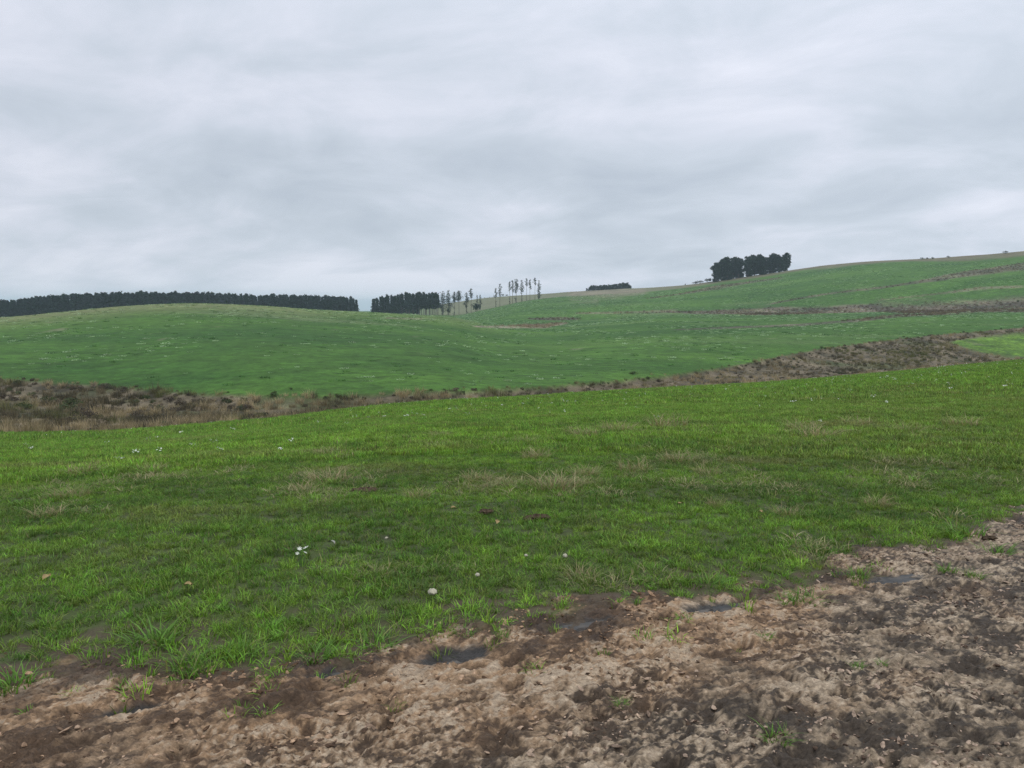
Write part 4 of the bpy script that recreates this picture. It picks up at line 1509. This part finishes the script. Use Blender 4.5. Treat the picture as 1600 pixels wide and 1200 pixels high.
# matted dead grass lying in patches through the sward
def matted():
    srcs = [blade_mesh('m_mat%d' % i, M_DRY, 46, 0.16, 0.02, 0.08, 0.0055, 1.9, 3, 750 + i, 0.25) for i in range(4)]
    X, Y = [], []
    for px, py, w, h, n in [(1000, 672, 110, 10, 700), (1250, 678, 70, 14, 420), (1400, 672, 150, 16, 700), (1100, 715, 90, 18, 260), (880, 755, 50, 14, 160),
                            (530, 750, 60, 12, 160), (660, 690, 120, 10, 260), (820, 692, 60, 6, 160), (240, 750, 110, 18, 200), (100, 770, 70, 20, 160),
                            (490, 775, 60, 12, 110), (760, 760, 60, 14, 110), (1480, 740, 140, 40, 350), (1180, 760, 120, 20, 160), (600, 900, 120, 30, 34),
                            (960, 905, 70, 16, 40), (520, 712, 40, 6, 120), (90, 690, 120, 10, 160), (990, 740, 30, 12, 60), (1340, 880, 90, 20, 120)]:
        az, te = bearing(px, py)
        gx, gy = ground_point(px, py)
        g2 = ground_point(px + w, py)
        g3 = ground_point(px, py - h)
        g4 = ground_point(px, py + h)
        rw = math.hypot(g2[0] - gx, g2[1] - gy)
        rd = math.hypot(g3[0] - g4[0], g3[1] - g4[1]) / 2
        n = max(8, int(n * 0.30))
        u = RNG.normal(0, 0.6, n)
        v = RNG.normal(0, 0.5, n)
        ca, sa = math.cos(az), math.sin(az)
        x = gx + u * rw * ca + v * rd * sa
        y = gy - u * rw * sa + v * rd * ca
        X.append(x)
        Y.append(y)
    x, y = np.concatenate(X), np.concatenate(Y)
    k = (mud_edge(x, y) > 0.05) & (RNG.random(len(x)) < 0.55 + fbm(x * 2, y * 2, 2, 121))
    x, y = x[k], y[k]
    c = lerp(np.broadcast_to(np.array([0.115, 0.145, 0.052]), (len(x), 3)), [0.36, 0.32, 0.18], RNG.random(len(x)))
    scatter('matted_grass', srcs, x, y, height(x, y) + 0.005, RNG.random(len(x)) * 6.28, 0.6 + 0.6 * RNG.random(len(x)) + 0.012 * np.hypot(x, y),
            RNG.integers(0, 4, len(x)), c, 'matted grey and straw coloured dead grass lying in patches through the pasture')


matted()

# ------------------------------------------------------------------ lone green tufts on the mud
GT = [blade_mesh('tuft', M_TUFT, 70, 0.075, 0.04, 0.13, 0.006, 1.1, 3, 730 + i, 0.06) for i in range(4)]
TUFTS = [(1215, 1160, 0.55, 'lone grass tuft on the mud near the bottom, right of centre'),
         (970, 1106, 0.35, 'tiny grass sprout on the mud below the middle'),
         (1338, 1046, 0.30, 'tiny sprout on the pale mud in the right half'),
         (1378, 1046, 0.26, 'dull sprout just right of another on the pale mud'),
         (1258, 935, 1.0, 'bright wide tuft between two muddy hollows'),
         (1230, 940, 0.7, 'low tuft at the left side of the bright wide one'),
         (1195, 1000, 0.35, 'dark faint tuft below the bright wide one'),
         (1480, 900, 0.6, 'tuft on the mud in the right margin, lower left of two'),
         (1522, 908, 0.6, 'tuft on the mud in the right margin, lower right of two'),
         (1510, 838, 1.5, 'large spread tuft on bare ground near the right edge'),
         (1555, 862, 1.1, 'spread tuft below the large one near the right edge'),
         (242, 1008, 1.25, 'bright bushy tuft at the left mud edge'),
         (290, 1046, 0.9, 'tuft reaching onto the mud, right of the bright bushy one'),
         (200, 1070, 0.5, 'small yellowish tuft on the orange mud'),
         (18, 1078, 0.9, 'dark tuft on the mud at the left edge of the photo'),
         (725, 990, 0.55, 'pale tuft behind the biggest puddle'),
         (785, 1000, 0.35, 'small green tuft right of the biggest puddle'),
         (590, 1005, 1.0, 'green tuft hanging over the mud left of the biggest puddle'),
         (490, 1025, 0.8, 'green tuft at the mud edge between two bare tongues'),
         (375, 1025, 0.8, 'ragged tuft at the mud edge, left of the bare tongues'),
         (1340, 905, 0.8, 'dark tuft beside the blackish wet hollow'),
         (1110, 915, 0.9, 'bright tuft at the grass edge above the right puddle')]
for i, (px, py, s, lab) in enumerate(TUFTS):
    gx, gy = ground_point(px, py)
    for_z = ground_z(gx, gy)
    o = link('grass_tuft', GT[i % 4], loc=(gx, gy, for_z - 0.006), rz=random.random() * 6.28, label=lab, cat='grass tuft', group='single grass tufts on the mud')
    o.scale = (s * 1.25, s * 1.25, s)


# ------------------------------------------------------------------ white flowers
def flower_variant(seed, n, rad, hgt, fs):
    rs = np.random.default_rng(seed)
    V, F, T = [], [], []
    for k in range(n):
        a, q = rs.random() * 6.28, rad * math.sqrt(rs.random())
        h = hgt * (0.65 + 0.5 * rs.random())
        cx, cy = q * math.cos(a), q * math.sin(a)
        T.append(([(cx * 0.35, cy * 0.35, -0.01), (cx * 0.7, cy * 0.7, h * 0.6), (cx, cy, h)], [0.0022, 0.0018, 0.0014], 4))
        # a cup of six petals facing mostly up and outward
        nrm = Vector((rs.normal(0, 0.5), rs.normal(-0.5, 0.4), 1)).normalized()
        u = nrm.orthogonal().normalized()
        v = nrm.cross(u)
        c = Vector((cx, cy, h))
        s = fs * (0.75 + 0.5 * rs.random())
        for p in range(6):
            t = p * math.pi / 3
            d = u * math.cos(t) + v * math.sin(t)
            w = nrm.cross(d)
            b = len(V)
            V += [c, c + d * s * 0.55 + w * s * 0.22 + nrm * s * 0.12, c + d * s + nrm * s * 0.25, c + d * s * 0.55 - w * s * 0.22 + nrm * s * 0.12]
            F.append((b, b + 1, b + 2, b + 3))
    me = mesh_np('petals', np.array([tuple(p) for p in V]), np.array(F), M_PETAL, False)
    return tubes_mesh('stems', T, M_STEM), me


FN = [flower_variant(800 + i, 5, 0.045, 0.15, 0.019) for i in range(2)]
FF = [flower_variant(810 + i, 9, 0.16, 0.24, 0.036) for i in range(4)]


def place_flower(px, py, s, lab, v, grp='white flower clumps in the pasture'):
    gx, gy = ground_point(px, py + 3)
    e = link('white_flower', None, loc=(gx, gy, ground_z(gx, gy)), rz=random.random() * 6.28, label=lab, cat='flower', group=grp)
    e.scale = (s, s, s)
    link('stems', v[0], e)
    link('petals', v[1], e)


place_flower(472, 885, 1.0, 'white flower cluster standing alone in the foreground grass', FN[0])
FL = [(167, 692), (234, 689), (245, 685), (302, 698), (335, 695), (435, 706), (185, 724), (213, 709), (248, 710), (363, 672), (283, 677),
      (498, 663), (455, 693), (344, 705), (48, 704), (42, 697), (542, 664), (578, 653), (601, 652), (636, 652), (652, 648), (662, 650), (703, 640), (714, 639),
      (731, 650), (783, 634), (817, 633), (861, 631), (887, 627), (898, 627), (975, 626), (995, 638), (1026, 655), (1133, 609),
      (1240, 629), (1279, 660), (1328, 611), (1375, 590), (1394, 591), (1399, 593), (1440, 593), (1467, 583), (1484, 609),
      (1514, 577), (1580, 602), (1383, 629), (1424, 601), (1304, 589), (1364, 621), (1385, 588), (1570, 606)]
for i, (px, py) in enumerate(FL):
    gx, gy = ground_point(px, py + 3)
    side = 'left' if px < 533 else ('middle' if px < 1066 else 'right')
    r_ = math.hypot(gx, gy)
    place_flower(px, py, 0.30 + 0.006 * r_ + 0.2 * random.random(),
                 'small white flower clump, %s from the left in the %s third of the pasture' % (
                     ORD[sorted(p[0] for p in FL if ('left' if p[0] < 533 else ('middle' if p[0] < 1066 else 'right')) == side).index(px)], side), FF[i % 4],
                 'white flowers in the %s third of the pasture' % side)

# fine scatter of single white blooms, far too many and small to count
src = []
for i in range(3):
    st, pe = flower_variant(830 + i, 2, 0.05, 0.14, 0.028)
    src.append(pe)
n = 1800
x, y, r, a = fan_points(n, 20, 140)
k = (r < on_az(a, R_NL) - 1) & (RNG.random(n) < sstep(14, 45, r) * (0.8 + fbm(x * 0.12, y * 0.12, 3, 120)))
x, y, r = x[k], y[k], r[k]
scatter('tiny_blooms', src, x, y, height(x, y), RNG.random(len(x)) * 6.28, 0.6 + 0.009 * r, RNG.integers(0, 3, len(x)),
        np.ones((len(x), 3)), 'tiny white blooms sprinkled over the pasture near the valley')


# ------------------------------------------------------------------ clods, stones, leaves, puddles
def lump(name, seed, rx, ry, rz, mat, rough=0.28, res=20):
    rs = np.random.default_rng(seed)
    V = []
    n, m = res, res * 2
    for i in range(n + 1):
        th = math.pi * i / n
        for j in range(m):
            ph = 2 * math.pi * j / m
            V.append((math.sin(th) * math.cos(ph), math.sin(th) * math.sin(ph), math.cos(th)))
    V = np.array(V)
    o = rs.random(2) * 50
    k = 1 + rough * (fbm(V[:, 0] * 2.2 + o[0] + V[:, 2], V[:, 1] * 2.2 + o[1] - V[:, 2], 4, seed % 50, 0.6) * 1.6)
    V = V * k[:, None] * np.array([rx, ry, rz])
    F = []
    for i in range(n):
        for j in range(m):
            j2 = (j + 1) % m
            F.append((i * m + j, (i + 1) * m + j, (i + 1) * m + j2, i * m + j2))
    return mesh_np(name, V, np.array(F), mat, True)


CL = [lump('clod', 900 + i, 0.13, 0.08, 0.05, M_CLOD, 0.5) for i in range(3)]
CLODS = [(838, 813, 1.0, 1.3, 'dark flat dung heap, right one of two near the middle'),
         (760, 803, 0.9, 0.8, 'dark dung heap with pale straws, left one of two near the middle'),
         (568, 770, 1.2, 1.2, 'dark crumbly heap in the grass left of the middle'),
         (1545, 845, 0.6, 1.3, 'dark clod on bare ground near the right edge')]
for i, (px, py, s, w_, lab) in enumerate(CLODS):
    gx, gy = ground_point(px, py)
    o = link('dung_heap', CL[i % 3], loc=(gx, gy, ground_z(gx, gy) + 0.025), rz=0.3, label=lab, cat='clod', group='dark clods in the grass')
    o.scale = (s * w_ * 0.72, s * 0.7, s * 0.5)
ST = [lump('stone', 920 + i, 0.030, 0.024, 0.020, M_STONE, 0.35, 12) for i in range(3)]
STONES = [(676, 938, 1.25, 'biggest cream coloured stone in the foreground grass'),
          (746, 908, 0.75, 'round pale pebble above the biggest cream stone'),
          (883, 880, 0.85, 'pale stone in the grass right of the middle'),
          (822, 878, 0.6, 'small yellowish pebble left of the pale stone'),
          (604, 850, 0.6, 'small pale pebble in the grass left of the middle')]
for i, (px, py, s, lab) in enumerate(STONES):
    gx, gy = ground_point(px, py)
    o = link('pale_stone', ST[i % 3], loc=(gx, gy, ground_z(gx, gy) + 0.05), rz=i, label=lab, cat='stone', group='pale stones in the grass')
    o.scale = (s * 0.75, s * 0.75, s * 0.75)


def leaf_mesh(seed, mat, ln=0.05):
    rs = np.random.default_rng(seed)
    V, F = [], []
    for i in range(7):
        t = i / 6
        w = ln * 0.32 * math.sin(math.pi * min(1, t * 0.93 + 0.05)) ** 0.8
        z = 0.014 * math.sin(t * 3 + rs.random())
        V += [(t * ln, -w, z + 0.010), (t * ln, 0, z), (t * ln, w, z + 0.008)]
    for i in range(6):
        b = i * 3
        F += [(b, b + 3, b + 4, b + 1), (b + 1, b + 4, b + 5, b + 2)]
    return mesh_np('fallen_leaf', np.array(V), np.array(F), mat, True)


LV = [leaf_mesh(940, M_LEAF), leaf_mesh(941, M_GLEAF, 0.06), leaf_mesh(942, M_LEAF, 0.065)]
LEAVES = [(290, 932, 0, 'tan withered leaf in the left foreground grass'), (68, 922, 2, 'yellow withered leaf near the left edge'),
          (522, 866, 1, 'curled grey leaf right of the white foreground flowers'), (1066, 800, 2, 'orange leaf in the grass right of centre'),
          (1186, 812, 0, 'yellowish leaf in the grass on the right'), (705, 804, 0, 'small orange leaf left of the two dung heaps'),
          (776, 832, 2, 'orange brown leaf between the dung heaps and the stones')]
for i, (px, py, v, lab) in enumerate(LEAVES):
    gx, gy = ground_point(px, py)
    o = link('fallen_leaf', LV[v], loc=(gx, gy, ground_z(gx, gy) + 0.065), rz=i * 1.3, label=lab, cat='leaf', group='withered leaves in the grass')
    o.rotation_euler = (0.3, -0.3, i * 1.3)

for i, (gx, gy, ra, rb, lab) in enumerate(PUD):
    # a level sheet of muddy water; the rough mud around it draws its shoreline
    n = 48
    V = [(0, 0, 0)]
    for k in range(n):
        t = 2 * math.pi * k / n
        q = 1 + 0.30 * float(fbm(np.array([math.cos(t) * 1.8 + i * 7.0]), np.array([math.sin(t) * 1.8]), 3, 130)[0])
        V.append((ra * 1.35 * q * math.cos(t), rb * 1.35 * q * math.sin(t), 0))
    F = [(0, k + 1, (k + 1) % n + 1) for k in range(n)]
    me = mesh_np('puddle', np.array(V, float), np.array(F), M_WATER, False)
    zz = float(base_h(np.array([gx]), np.array([gy]))[0])
    sx = (ground_z(gx + 0.3, gy) - ground_z(gx - 0.3, gy)) / 0.6
    o = link('puddle', me, loc=(gx, gy, ground_z(gx, gy) + 0.002), rz=TRK, label=lab, cat='puddle', group='puddles on the mud')


# ------------------------------------------------------------------ air
def build_haze():
    m = bpy.data.materials.new('haze_air')
    m.use_nodes = True
    nt = m.node_tree
    nt.nodes.clear()
    out = N(nt, 'ShaderNodeOutputMaterial')
    pv = N(nt, 'ShaderNodeVolumePrincipled')
    pv.inputs['Color'].default_value = (0.74, 0.88, 1.0, 1)
    pv.inputs['Density'].default_value = 0.00018
    pv.inputs['Anisotropy'].default_value = 0.2
    L(nt, pv.outputs[0], out.inputs['Volume'])
    x0, x1, y0, y1, z0, z1 = -9100, 9100, -9100, 9100, -65, 75
    V = [(x, y, z) for z in (z0, z1) for y in (y0, y1) for x in (x0, x1)]
    F = [(0, 2, 3, 1), (4, 5, 7, 6), (0, 1, 5, 4), (1, 3, 7, 5), (3, 2, 6, 7), (2, 0, 4, 6)]
    me = mesh_np('haze', np.array(V, float), np.array(F), m)
    link('haze', me, kind='stuff', label='thin blue grey haze over the hills')


build_haze()
